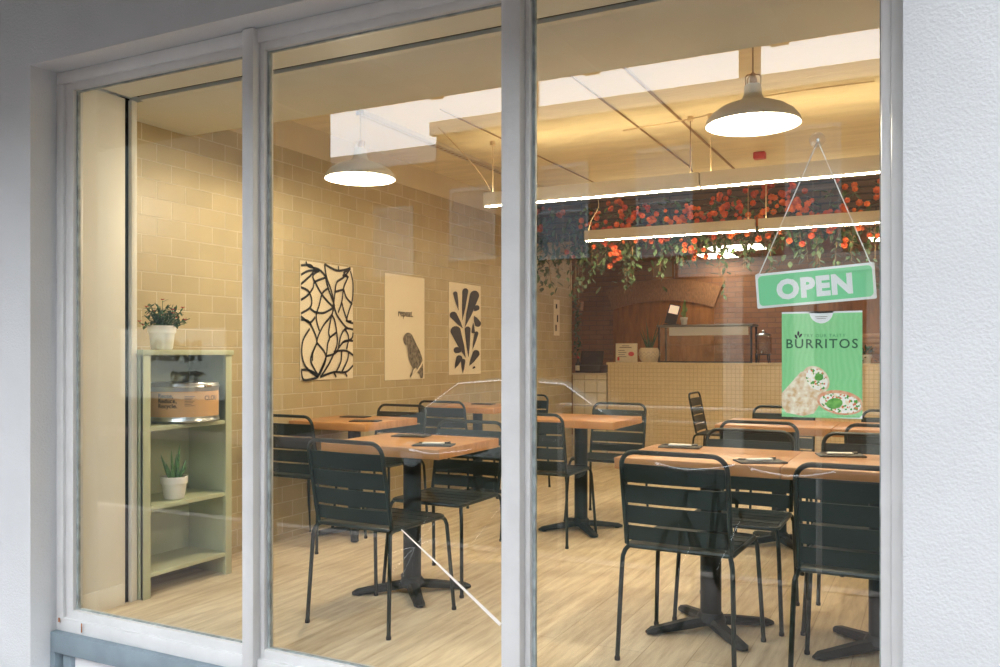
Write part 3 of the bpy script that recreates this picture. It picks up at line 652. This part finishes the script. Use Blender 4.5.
# arch on the back wall
def X_at(u, yp): a = (u - 500) / 857; return yp * (-.4526 + .8917 * a) / (.8917 + .4526 * a)
def Z_at(u, v, yp): a = (u - 500) / 857; return 1.206 + (353 - v) / 857 * yp / (.8917 + .4526 * a)
ax0, ax1 = -4.14, -2.69
cx = (ax0 + ax1) / 2; hw = (ax1 - ax0) / 2; rise = .11; Rr = (hw * hw + rise * rise) / (2 * rise); zs = 1.83
half = math.asin(hw / Rr)
arch_t = thing('brick_arch', 'shallow brick arch over a dark brown panel behind the counter', 'arch', (cx, Y(11.798), 0))
top = [(Rr * math.sin(half * k / 12), zs + rise - Rr + Rr * math.cos(half * k / 12)) for k in range(-12, 13)]
MB().prism([(-hw, .0)] + top + [(hw, .0)], .03, lambda u, v, w_: (u, -w_, v)).build('panel', 'archpanel', arch_t)
outer = [((Rr + .30) * math.sin(half * 1.02 * k / 12), zs + rise - Rr + (Rr + .30) * math.cos(half * 1.02 * k / 12)) for k in range(-12, 13)]
MB().prism(top + outer[::-1], .06, lambda u, v, w_: (u, -w_, v)).build('voussoirs', 'arch', arch_t)
tag(MB().box(-1.35, 1.3, Y(11.72), Y(11.79), .0, 2.0, .005).build('wall_panelling', 'archpanel'), 'warm brown varnished wall panelling behind the OPEN sign', 'panelling')
# items on the counter
t = thing('menu_sign', 'small white printed sign standing at the left end of the cream counter', 'sign', (X_at(626.5, 9.35), Y(9.35), CZ), .1)
MB().box(-.125, .125, -.006, .006, .0, .215, .002).build('card', 'paper', t)
mb = MB().box(-.08, .06, -.0075, -.006, .165, .175).box(-.05, .03, -.0075, -.006, .185, .192)
for k in range(4): mb.box(-.095, .0 - .02 * (k % 2), -.0075, -.006, .06 + .024 * k, .067 + .024 * k)
mb.build('print', 'ink_soft', t)
MB().prism([(.055 + .034 * math.cos(a * PI / 8), .095 + .026 * math.sin(a * PI / 8)) for a in range(16)], .0015, lambda u, v, w_: (u, -.006 - w_, v)).box(-.105, -.08, -.0075, -.006, .02, .06).build('red_emblem', 'red', t)
t = thing('geometric_planter', 'round white planter with a chevron pattern and a small aloe on the counter', 'plant', (X_at(649.5, 9.42), Y(9.42), CZ))
MB().lathe([(0, 0), (.075, 0), (.105, .03), (.122, .085), (.118, .135), (.103, .165), (.095, .165), (.105, .13), (.10, .10), (0, .10)], n=40).build('pot', mat('cream_geometric_pot', (.80, .70, .52), .4), t)
mb = MB()
for k in range(-2, 3):
    a = math.radians(-90 + k * 24)
    for zz in (.05, .085):
        mb.tube([(.118 * math.cos(a - .2), .118 * math.sin(a - .2), zz + .035), (.124 * math.cos(a), .124 * math.sin(a), zz), (.118 * math.cos(a + .2), .118 * math.sin(a + .2), zz + .035)], .0035, 5)
mb.build('chevrons', mat('pot_grooves', (.45, .36, .24), .5), t)
mb = MB()
for k in range(9):
    a = k * 2.4; e = 1.0 + .45 * random.random(); d = (math.cos(a) * math.cos(e), math.sin(a) * math.cos(e), math.sin(e)); mb.tube([(0, 0, .10), tuple(v * .1 + (.1 if i == 2 else 0) for i, v in enumerate(d)), tuple(v * (.2 + .12 * (k % 3)) + (.1 if i == 2 else 0) for i, v in enumerate(d))], [.014, .010, .001], 6)
mb.build('foliage', 'leaf', t)
# display case / glazed shelf on the counter
dx0, dx1 = X_at(660, 9.45), X_at(752, 9.45)
t = thing('glass_display_case', 'glazed countertop display case with a dark steel frame', 'display case', ((dx0 + dx1) / 2, Y(9.55), CZ)); h = (dx1 - dx0) / 2
mb = MB()
for sx in (-1, 1):
    for yy in (-.14, .14): mb.box(sx * h - .009, sx * h + .009, yy - .009, yy + .009, 0, .40)
mb.box(-h, h, -.15, -.13, 0, .015).build('frame', 'black', t)
MB().box(-h - .02, h + .02, -.17, .17, .395, .42, .004).build('top_shelf', mat('grey_shelf', (.20, .19, .18), .3), t)
MB().box(-h + .12, h - .03, -.152, -.146, .30, .392).build('price_rail', mat('pale_rail', (.62, .60, .60), .3), t)
MB().box(-h, h, -.145, -.141, .015, .395).build('pane', 'glass_small', t)
MB().box(-h + .01, h - .01, -.12, .13, .19, .20).build('inner_shelf', 'glass_small', t)
tz = CZ + .421
t = thing('payment_tablet', 'black tablet stand with a lit cream screen on the display case', 'tablet', (X_at(671, 9.5), Y(9.5), tz), .25)
MB().box(-.085, .085, -.05, .05, 0, .012, .004).box(-.035, .035, -.012, .012, .01, .12, .004).build('stand', 'black', t)
TM = Matrix.Translation((.02, -.01, .125)) @ Matrix.Rotation(math.radians(-20), 4, 'X') @ Matrix.Rotation(math.radians(14), 4, 'Y')
MB().box(-.065, .065, -.009, .009, -.125, .115, .006, mtx=TM).build('tablet_case', 'black', t)
MB().box(-.052, .052, -.011, -.0092, 0, .10, mtx=TM).build('screen', 'screen', t)
t = plant_pot('cactus_plant', 'tiny cactus in a steel cup on the display case', 'plant', (X_at(684, 9.5), Y(9.5), tz), .040, .085)
MB().tube([(0, 0, .07), (0, 0, .14), (.004, 0, .22), (.01, 0, .28)], [.018, .022, .018, .004], 9).tube([(0, 0, .13), (.03, 0, .16), (.032, 0, .2)], [.008, .010, .003], 7).tube([(0, 0, .10), (-.028, 0, .12), (-.03, 0, .15)], [.008, .009, .003], 7).build('cactus_stem', 'leaf_light', t)
t = thing('juice_dispenser', 'clear glass drinks dispenser with a knobbed lid on a black stand', 'dispenser', (X_at(763.5, 9.5), Y(9.5), CZ))
mb = MB().lathe([(.075, .085), (.08, .09), (.075, .095)], n=24)
for k in range(4): mb.tube([(.085 * math.cos(k * PI / 2 + .8), .085 * math.sin(k * PI / 2 + .8), 0), (.07 * math.cos(k * PI / 2 + .8), .07 * math.sin(k * PI / 2 + .8), .09)], .006, 6)
mb.build('stand', 'black', t)
MB().lathe([(0, .096), (.078, .098), (.084, .11), (.084, .27), (.07, .29), (.066, .287), (.079, .268), (.079, .115), (0, .105)], n=32).build('jar', 'glass_small', t)
MB().lathe([(.072, .29), (.075, .30), (.05, .315), (.012, .322), (.012, .335), (.018, .345), (0, .355)], n=28).build('lid', 'steel', t)
MB().tube([(0, -.08, .125), (0, -.11, .125), (0, -.115, .105)], .008, 8).build('tap', 'steel', t)
t = thing('bottle_crate', 'slatted wooden crate at the right end of the counter beside the poster', 'crate', (X_at(871, 9.6), Y(9.65), CZ))
mb = MB()
for k in range(4): mb.box(-.16, .16, -.115, -.105, .10 + k * .055, .14 + k * .055, .002)
for sx in (-1, 1): mb.box(sx * .15 - .012, sx * .15 + .012, -.105, .105, 0, .33, .003)
mb.box(-.14, .14, .10, .11, .05, .31).box(-.14, .14, -.1, .1, .01, .02); mb.build('crate_body', 'tabletop', t)
t = plant_pot('leafy_plant', 'dark bushy plant in a small pot next to the wooden crate', 'plant', (X_at(866, 9.3), Y(9.38), CZ), .05, .09)
mb = MB()
for k in range(60):
    d = Vector((random.gauss(0, 1), random.gauss(0, 1), random.gauss(.8, .6))).normalized(); mb.leaf(Vector((0, 0, .08)) + d * random.uniform(.02, .10), d, (0, 0, 1), .05, .022)
mb.build('foliage', 'leaf', t, recalc=False)
# low counter items
t = thing('cash_register', 'dark low cash register on the square-tiled counter', 'register', (X_at(592, 9.5) + .0, Y(9.52), .975))
MB().box(-.13, .14, -.12, .14, 0, .09, .008).build('drawer', 'black', t)
MB().box(-.14, .14, -.008, .008, -.09, .09, .006, mtx=Matrix.Translation((0, -.02, .17)) @ Matrix.Rotation(-.3, 4, 'X')).build('display', 'black', t)
t = thing('sauce_bottle', 'small dark bottle with a white label on the square-tiled counter', 'bottle', (X_at(577.5, 9.4), Y(9.42), .975))
MB().lathe([(0, 0), (.03, 0), (.033, .01), (.033, .10), (.014, .135), (.012, .17), (0, .17)], n=20).build('bottle', 'black', t)
MB().lathe([(.0336, .025), (.0336, .085)], n=20).build('label', 'paper', t)
MB().lathe([(.014, .168), (.015, .19), (0, .192)], n=14).build('cap', 'red', t)
t = thing('hanging_ivy', 'narrow trailing green plant hanging at the corner of the tiled wall', 'plant', (X_at(578, 9.3), Y(9.32), 1.80))
MB().lathe([(0, -.1), (.05, -.1), (.06, 0), (.055, 0), (.045, -.08), (0, -.08)], n=20).build('pot', 'wood_dark', t)
mb = MB()
for k in range(120):
    z = random.uniform(-.62, .05); mb.leaf((random.gauss(0, .022), random.gauss(0, .022) - .05, z), (random.gauss(0, 1), random.gauss(-.5, 1), -.6), (0, 0, 1), .05, .03)
mb.build('foliage', 'leaf', t, recalc=False)
MB().tube([(0, 0, 0), (0, 0, .93)], .003, 5).build('hanger', 'cord', t)
# notice on the tiled wall
def Y_wall(u): a = (u - 500) / 857; return -X_T * (.8917 + .4526 * a) / (.4526 - .8917 * a)
t = thing('wall_notice', 'tall narrow white notice with small black symbols on the far tiled wall', 'notice', (X_T + .004, Y(Y_wall(553)), 1.28))
ww = Y_wall(559) - Y_wall(553)
MB().box(0, .003, 0, ww, .12, .52).build('sheet', 'paper', t)
MB().box(.003, .004, ww * .35, ww * .6, .42, .47).box(.003, .004, ww * .55, ww * .75, .27, .35).box(.003, .004, ww * .3, ww * .5, .17, .24).build('symbols', 'ink', t)
t = thing('framed_picture', 'small dark-framed square picture hanging above the counter', 'picture', (X_at(663, 9.0), Y(9.0), Z_at(663, 279, 9.0)))
MB().box(-.125, .125, -.012, .012, 0, .022).box(-.125, .125, -.012, .012, .19, .212).box(-.125, -.103, -.012, .012, 0, .212).box(.103, .125, -.012, .012, 0, .212).build('frame', 'wood_dark', t)
MB().box(-.105, .105, -.004, .010, .02, .192).build('print', mat('grey_print_paper', (.30, .25, .20), .6), t)
MB().lathe([(0, -.001), (.035, -.001), (.035, .001), (0, .001)], n=20).build('emblem', 'ink_soft', t).matrix_basis = Matrix.Translation((0, -.005, .106)) @ Matrix.Rotation(PI / 2, 4, 'X')
MB().tube([(-.09, 0, .21), (-.09, 0, 2.50 - t.location.z)], .002, 5).tube([(.09, 0, .21), (.09, 0, 2.50 - t.location.z)], .002, 5).build('hanging_wire', 'cord', t)
# kitchen ceiling panels
for i, (u0, u1, yp, lb) in enumerate([(708, 765, 10.6, 'bright rectangular ceiling panel light left of the OPEN sign cord'), (700, 735, 11.35, 'narrow bright ceiling panel light beyond the first, over the arch'), (868, 905, 10.4, 'bright ceiling panel light above the right end of the OPEN sign')]):
    x0, x1 = X_at(u0, yp), X_at(u1, yp)
    t = thing('ceiling_light', lb, 'light', ((x0 + x1) / 2, Y(yp), 2.498), 0, 'panel lights over the kitchen'); h = (x1 - x0) / 2
    MB().box(-h, h, -.30, .30, -.012, -.001, .002).build('frame', 'fixture', t); MB().box(-h + .015, h - .015, -.285, .285, -.016, -.0125).build('diffuser', 'panel_glow', t)

# ================================================================ FLOWER GARLANDS
def garland(x0, x1, label, dens, nfl, drop):
    t = thing('flower_garland', label, 'flowers', ((x0 + x1) / 2, Y(7.93), 2.3), 0, 'artificial flower garlands above the counter'); h = (x1 - x0) / 2
    lf = MB(); fl = MB(); vn = MB()
    for k in range(int(dens)):
        x = random.uniform(-h, h); top_ = random.random()
        z = random.uniform(-.05, .32) if top_ < .5 else -abs(random.gauss(0, drop))
        y = random.uniform(-.12, .05)
        lf.leaf((x, y, z), (random.gauss(0, 1), random.gauss(-.4, .6), random.gauss(-.5, .8)), (0, 0, 1), random.uniform(.05, .10), random.uniform(.028, .05))
    for k in range(14):
        x = random.uniform(-h, h); L = abs(random.gauss(.3, drop)); sw = random.uniform(-.05, .05)
        P = [(x, -.04, .1), (x + sw, -.06, -L * .4), (x + sw * 1.5, -.05, -L)]
        vn.tube(spline(P, 4), .004, 5)
        for j in range(16):
            f = random.random(); lf.leaf((x + sw * 1.3 * f + random.gauss(0, .02), -.06, .1 - (L + .1) * f), (random.gauss(0, 1), random.gauss(-.3, .6), -.8), (0, 0, 1), .06, .035)
    for k in range(nfl):
        cx_ = random.uniform(-h, h); cz = random.uniform(.0, .32) if random.random() < .88 else random.uniform(-.25, 0)
        for q_ in range(random.randint(2, 5)):
            px, pz, py = cx_ + random.gauss(0, .055), cz + random.gauss(0, .04), random.uniform(-.19, -.10); rr = random.uniform(.020, .036)
            for j in range(7):
                a = j * 2 * PI / 7; fl.leaf((px, py, pz), (math.cos(a), -.55, math.sin(a)), (0, -1, 0), rr * 1.1, rr * .95, -.1)
            for j in range(4):
                a = j * PI / 2 + .4; fl.leaf((px, py - .008, pz), (math.cos(a), -1.3, math.sin(a)), (0, -1, 0), rr * .7, rr * .7, -.1)
    vn.build('vines', 'cord_dark', t); lf.build('foliage', 'leaf_dark', t, recalc=False); fl.build('blossoms', 'flower_mix', t, recalc=False)
garland(-3.72, -2.9, 'sparse leafy garland with a few orange blossoms beside the tiled wall', 330, 6, .20)
garland(-2.9, -2.0, 'red and orange blossom garland above the looped light cord', 420, 30, .14)
garland(-2.0, -1.0, 'dense red blossom garland in the middle, behind both light lengths', 460, 48, .12)
garland(-1.0, 1.2, 'orange blossom garland on the right behind the OPEN sign cords', 700, 62, .10)

# ================================================================ OPEN SIGN AND WINDOW POSTER
sy = Y(2.60)
zc = 1.398; xc = -.309; tilt = math.atan2(.021, .32)
t = thing('open_sign', 'green OPEN sign hanging on a cord inside the right pane', 'sign', (xc, sy, zc)); t.rotation_euler = (0, -tilt, 0)
def rrect(w_, h_, r, n=5): return arc(w_ - r, h_ - r, r, 0, PI / 2, n) + arc(-w_ + r, h_ - r, r, PI / 2, PI, n) + arc(-w_ + r, -h_ + r, r, PI, 1.5 * PI, n) + arc(w_ - r, -h_ + r, r, 1.5 * PI, 2 * PI, n)
fw = lambda y0: (lambda u, v, w_: (u, y0 - w_, v))
MB().prism(rrect(.162, .051, .004), .003, fw(.002)).build('board', 'white', t)
MB().prism(rrect(.155, .044, .012), .0008, fw(-.001)).build('green_face', 'green_sign', t)
text_mb('OPEN', .075, lambda x, y, z: (x, -.0021 - z, -.027 + y), .0008, bold=.0040, align='CENTER', spacing=1.1).build('lettering', 'white', t)
MB().tube([(-.152, -.0015, .045), (-.153, 0, .052)], .003, 6).tube([(.152, -.0015, .045), (.152, 0, .052)], .003, 6).build('cord_eyelet', 'white', t)
t2 = thing('suction_hook', 'clear suction hook holding the cord of the OPEN sign', 'hook', (-.299, .028, 1.812))
MB().lathe([(0, .0), (.022, .001), (.020, .005), (.008, .010), (0, .012)], n=24).build('suction_cup', 'glass_small', t2).rotation_euler = (-PI / 2, 0, 0)
MB().tube([(0, .010, 0), (0, .022, -.002), (0, .024, .008)], .003, 6).build('hook', 'white', t2)
A = Vector((-.299, sy, 1.808)); ca, sa = math.cos(tilt), math.sin(tilt)
def sp_(x, z): return Vector((xc + x * ca - z * sa, sy, zc + x * sa + z * ca))
tag(MB().tube([sp_(-.152, .047), A + Vector((-.002, 0, 0)), A + Vector((.002, 0, 0)), sp_(.152, .047)], .0019, 6).build('sign_cord', mat('white_cord', (.85, .83, .8), .6)), 'thin white cord in a tall inverted V above the OPEN sign', 'cord')
t = thing('burrito_poster', 'green burrito advert stuck to the inside of the right pane', 'poster', (-.2875, .0285, 1.022))
W_, H_ = .1075, .302
MB().prism([(-W_, 0), (W_, 0), (W_, H_), (-W_, H_)], .001, lambda u, v, w_: (u, w_, v)).build('sheet', 'wavegreen', t)
MB().box(-W_, W_, -.0004, 0, H_ - .005, H_).prism([(.0 + .032 * math.cos(a), H_ + .0 - .034 * abs(math.sin(a)) if a else H_) for a in [PI * k / 16 for k in range(17)]], .0004, lambda u, v, w_: (u, -w_, v)).build('white_badge', 'white', t)
PF = lambda d0: (lambda x, y, z: (x, -d0 - z * .3, y))
def ptext(tx, size, x, z, m, bold=0, sp=1.0, name='lettering'):
    text_mb(tx, size, lambda a, b, c_: (x + a, -.0005 - c_, z + b), .0004, bold, 'CENTER', sp).build(name, m, t)
ptext('BURRITOS', .037, 0, .198, mat('dark_green_ink', (.02, .10, .04), .5), .0004, 1.18)
ptext('TRY OUR TASTY', .0125, .008, .229, mat('mid_green_ink', (.06, .28, .10), .5), 0, 1.25)
MB().box(-.016, .016, -.0011, -.0005, .286, .2875).box(-.012, .012, -.0011, -.0005, .281, .2822).build('small_print', 'ink_soft', t)
mb = MB()
for (x, z, a) in ((-.068, .231, 2.0), (-.062, .240, 1.5), (-.056, .234, .9)):
    mb.prism([(x + .007 * math.cos(a) * math.cos(k * PI / 5) - .003 * math.sin(a) * math.sin(k * PI / 5), z + .007 * math.sin(a) * math.cos(k * PI / 5) + .003 * math.cos(a) * math.sin(k * PI / 5)) for k in range(10)], .0004, lambda u, v, w_: (u, -.0005 - w_, v))
mb.build('leaf_icon', 'ink', t)
def ell(cx_, cz, a, b, rot, n=24, j=0): return [(cx_ + a * math.cos(k * 2 * PI / n) * math.cos(rot) - b * math.sin(k * 2 * PI / n) * math.sin(rot), cz + a * math.cos(k * 2 * PI / n) * math.sin(rot) + b * math.sin(k * 2 * PI / n) * math.cos(rot)) for k in range(n)]
PP = lambda d0: (lambda u, v, w_: (max(-W_, min(W_, u)), -d0 - w_, max(.001, v)))
MB().prism([(-W_, .0), (.02, .0), (.10, .004), (W_, .012), (W_, .002), (W_, 0)][:4] + [(W_, 0)], .0003, PP(.0004)).build('plate', 'white', t)
MB().prism([(-.1075, .03), (-.095, .012), (-.05, .004), (-.02, .012), (.012, .065), (.008, .09), (-.03, .135), (-.055, .13), (-.1075, .068)], .0004, PP(.0008)).build('burrito_wrap', 'tortilla', t)
MB().prism(ell(-.015, .108, .042, .034, -.9), .0004, PP(.0013)).build('burrito_rim', 'tortilla', t)
MB().prism(ell(-.012, .109, .034, .026, -.9), .0004, PP(.0018)).build('burrito_filling', 'filling', t)
MB().prism(ell(.050, .045, .062, .034, -.15), .0004, PP(.0013)).build('burrito_rim', mat('chilli_tortilla', (.72, .48, .30), .6, col2=(.65, .22, .10), vscale=50), t)
MB().prism(ell(.050, .043, .055, .027, -.15), .0004, PP(.0018)).build('burrito_filling', 'filling', t)
MB().prism(ell(.035, .042, .022, .015, .2), .0003, PP(.0023)).prism(ell(-.006, .115, .012, .010, .2), .0003, PP(.0023)).build('green_salad', mat('salad_green', (.05, .25, .03), .6, col2=(.18, .45, .08), vscale=60), t)

# ================================================================ THE STREET (seen reflected in the glass)
struct('ground_pavement', 'paving', MB().box(-30, 25, -3.9, FY + .02, -.9, -.5))
struct('ground_kerb', 'kerb', MB().box(-30, 25, -4.05, -3.9, -.9, -.49))
struct('ground_road', 'road', MB().box(-30, 25, -10.2, -4.05, -.9, -.6))
struct('ground_far_pavement', 'paving', MB().box(-30, 25, -20, -10.2, -.9, -.48))
t = thing('street_canopy', 'deep flat canopy over the pavement outside the shop', 'canopy', (0, 0, 3.0))
MB().box(-9, .12, -2.57, FY, 0, .18).build('deck', 'canopy', t)
for k in range(6): MB().box(-6.6 + k * 1.15, -6.5 + k * 1.15, -2.55, FY - .01, -.02, 0).build('joist', 'joist', t)
def window_part(b, x, z0, z1, wd, yf):
    f = MB(); f.box(x - wd / 2 - .07, x + wd / 2 + .07, yf, yf + .05, z0 - .07, z0).box(x - wd / 2 - .05, x - wd / 2, yf, yf + .05, z0, z1).box(x + wd / 2, x + wd / 2 + .05, yf, yf + .05, z0, z1)
    f.box(x - wd / 2 - .05, x + wd / 2 + .05, yf, yf + .05, z1, z1 + .08).box(x - wd / 2, x + wd / 2, yf, yf + .04, (z0 + z1) / 2 - .03, (z0 + z1) / 2 + .03).box(x - .015, x + .015, yf, yf + .035, z0, z1)
    o = f.build('sash_window', 'sash', b); MB().box(x - wd / 2, x + wd / 2, yf, yf + .012, z0, z1).build('pane', 'darkglass', o)
BY = -12.0
b = thing('brick_building', 'two-storey brown brick terrace across the street', 'building', (0, 0, 0))
MB().box(-8.83, 9, BY - 6, BY, -.48, 5.74).build('walls', 'streetbrick', b)
MB().box(-8.9, 9, BY, BY + .15, 5.50, 5.76).build('cornice', 'stone', b)
MB().box(-3.0, -2.70, BY - .75, BY - .35, 5.74, 7.0).box(-2.93, -2.77, BY - .68, BY - .42, 7.0, 7.5).build('chimney', 'streetbrick', b)
for x, z0, z1, wd in ((-8.0, 3.07, 4.34, .9), (-6.1, 3.0, 4.6, .9), (-4.2, 2.95, 4.7, .9), (-1.75, 2.87, 4.8, .75), (.5, 2.9, 4.8, .8)): window_part(b, x, z0, z1, wd, BY)
MB().box(-3.9, -.6, BY, BY + .2, 2.50, 2.78).build('shop_fascia', 'stone', b)
for x, wd in ((-3.0, .32), (-1.88, .30), (-.8, .3)): MB().box(x - wd / 2, x + wd / 2, BY, BY + .14, -.48, 2.50).build('pilaster', 'stone', b)
MB().box(-2.82, -2.05, BY, BY + .03, .2, 2.4).box(-1.7, -.97, BY, BY + .03, .2, 2.4).build('shop_glass', 'darkglass', b)
b = thing('low_brick_building', 'lower brick house with a grey cornice across the street', 'building', (0, 0, 0))
MB().box(-12.6, -8.85, BY - 5, BY - .55, -.48, 5.2).build('walls', 'streetbrick', b)
MB().box(-12.6, -8.84, BY - .7, BY - .51, 5.15, 5.50).build('cornice', 'greystone', b)
window_part(b, -10.2, 2.9, 4.2, .9, BY - .55)
b = thing('grey_rendered_building', 'tall dark rendered building at the far left across the street', 'building', (0, 0, 0))
MB().box(-30, -11.84, BY - .5, BY + 1, -.48, 10).build('walls', 'olive', b)
sg = MB().box(-16.6, -13.4, BY + 1, BY + 1.06, .2, 1.75).build('shop_board', mat('pale_board', (.36, .38, .34), .6), b)
for i, tx in enumerate(('RMER', 'TES')):
    text_mb(tx, .62, lambda x, y, z: (-14.05 - x, BY + 1.061 + z, 1.05 - i * .68 + y), .02, bold=.015).build('lettering', 'ink', sg)
# parked car
t = thing('parked_car', 'grey hatchback parked across the street', 'car', (-5.6, -8.9, -.6))
side = [(-2.1, .35), (-2.12, .62), (-2.0, .82), (-1.25, .93), (-.55, 1.38), (.2, 1.47), (1.1, 1.42), (1.75, 1.02), (2.05, .92), (2.1, .5), (2.05, .32)]
mb = MB(); secs = []
for y, k, zz in ((-.82, .97, .97), (-.70, 1.0, 1.0), (.70, 1.0, 1.0), (.82, .97, .97)):
    secs.append([mb.bm.verts.new((px * k, y if pz < .95 else y * (.80 if abs(y) > .75 else .86), pz * (zz if pz > .9 else 1))) for px, pz in side])
for A_, B_ in zip(secs, secs[1:]):
    for j in range(len(side)): mb.bm.faces.new((A_[j], A_[(j + 1) % len(side)], B_[(j + 1) % len(side)], B_[j]))
mb.bm.faces.new(secs[0]); mb.bm.faces.new(secs[-1][::-1]); mb.build('body', 'car', t)
MB().prism([(-1.05, .98), (-.5, 1.32), (.2, 1.39), (.2, .98)], .02, lambda u, v, w_: (u, .675 + w_, v)).prism([(.28, .98), (.28, 1.39), (1.0, 1.33), (1.45, 1.0)], .02, lambda u, v, w_: (u, .675 + w_, v)).build('side_windows', 'darkglass', t)
MB().tube([(-1.15, .70, .96), (-.55, .70, 1.36), (.2, .70, 1.42), (1.1, .70, 1.38), (1.65, .72, 1.02)], .018, 6).box(-1.9, 1.9, .80, .83, .60, .64).build('chrome_trim', 'chrome', t)
for wx in (-1.3, 1.3):
    for wy in (-.72, .72):
        wh = MB().lathe([(0, -.1), (.22, -.1), (.31, -.08), (.315, 0), (.31, .08), (.22, .1), (.2, .07), (0, .08)], n=28).build('wheel', 'rubber', t); wh.rotation_euler = (-PI / 2, 0, 0) if wy > 0 else (PI / 2, 0, 0); wh.location = (wx, wy, .315)
        MB().lathe([(0, .085), (.19, .085), (.19, .09), (0, .092)], n=20).build('hub_cap', 'steel', wh)
b = thing('sky_blocker', 'unseen dark block added beside the shop to shade the window reveal', 'building', (0, 0, 0))  # added out of view to keep side sky light off the window reveal
MB().box(4.2, 9, -6.5, FY - .01, -.48, 7.5).build('walls', 'olive', b)
window_part(b, 6.5, 2.0, 3.4, .9, -6.55)
# rail and bicycles at the kerb
t = thing('guard_rail', 'pale two-bar steel rail along the kerb', 'rail', (0, 0, 0))
MB().tube([(-2.6, -3.55, .80), (1.2, -3.55, .80)], .016, 8).tube([(-2.6, -3.55, .70), (1.2, -3.55, .70)], .012, 8).build('bar', 'galv', t)
for x in (-2.6, -.7, 1.2): MB().tube([(x, -3.55, -.5), (x, -3.55, .80)], .02, 8).build('post', 'galv', t)
def bicycle(x, y, rz, label):
    t = thing('bicycle', label, 'bicycle', (x, y, -.5), rz, 'bicycles locked at the kerb')
    for wy in (-.52, .52):
        o = MB().tube([(0, .33 * math.cos(k * 2 * PI / 32), .33 * math.sin(k * 2 * PI / 32)) for k in range(32)], .016, 8, closed=True).build('wheel', 'rubber', t); o.location = (0, wy, .345)
        m_ = MB()
        for k in range(14): m_.tube([(0, 0, 0), (0, .32 * math.cos(k * 2 * PI / 14), .32 * math.sin(k * 2 * PI / 14))], .0018, 4)
        m_.build('spokes', 'chrome', o)
    f = MB(); P = dict(bb=(0, -.08, .30), st=(0, -.22, .80), hd=(0, .34, .84), hb=(0, .37, .72), re=(0, -.52, .345), fe=(0, .52, .345))
    for a_, b_ in (('bb', 'st'), ('st', 'hd'), ('bb', 'hb'), ('hd', 'hb'), ('bb', 're'), ('st', 're'), ('hb', 'fe')): f.tube([P[a_], P[b_]], .016, 8)
    f.tube([P['st'], (0, -.25, .92)], .012, 8).tube([P['hd'], (0, .32, .96)], .012, 8).build('bike_frame', 'black', t)
    MB().tube(spline([(-.26, .18, 1.0), (-.2, .30, .99), (0, .34, .97), (.2, .30, .99), (.26, .18, 1.0)], 5), .012, 8).build('handlebar', 'chrome', t)
    MB().box(-.07, .07, -.38, -.14, .92, .96, .015).build('saddle', 'black', t)
    MB().tube([(0, -.08, .30), (.08, -.08, .30), (.09, -.02, .16), (.14, -.02, .16)], .010, 6).tube([(0, -.08, .30), (-.08, -.08, .30), (-.09, -.14, .44), (-.14, -.14, .44)], .010, 6).build('pedals', 'black', t)
bicycle(-1.36, -3.05, .10, 'black bicycle locked at the kerb, reflected in the chair backs nearest the sign')
bicycle(-.80, -3.05, -.12, 'black bicycle locked at the kerb, reflected beside the window frame')
bicycle(-3.25, -3.05, .05, 'black bicycle locked at the kerb, reflected over the free-standing table')
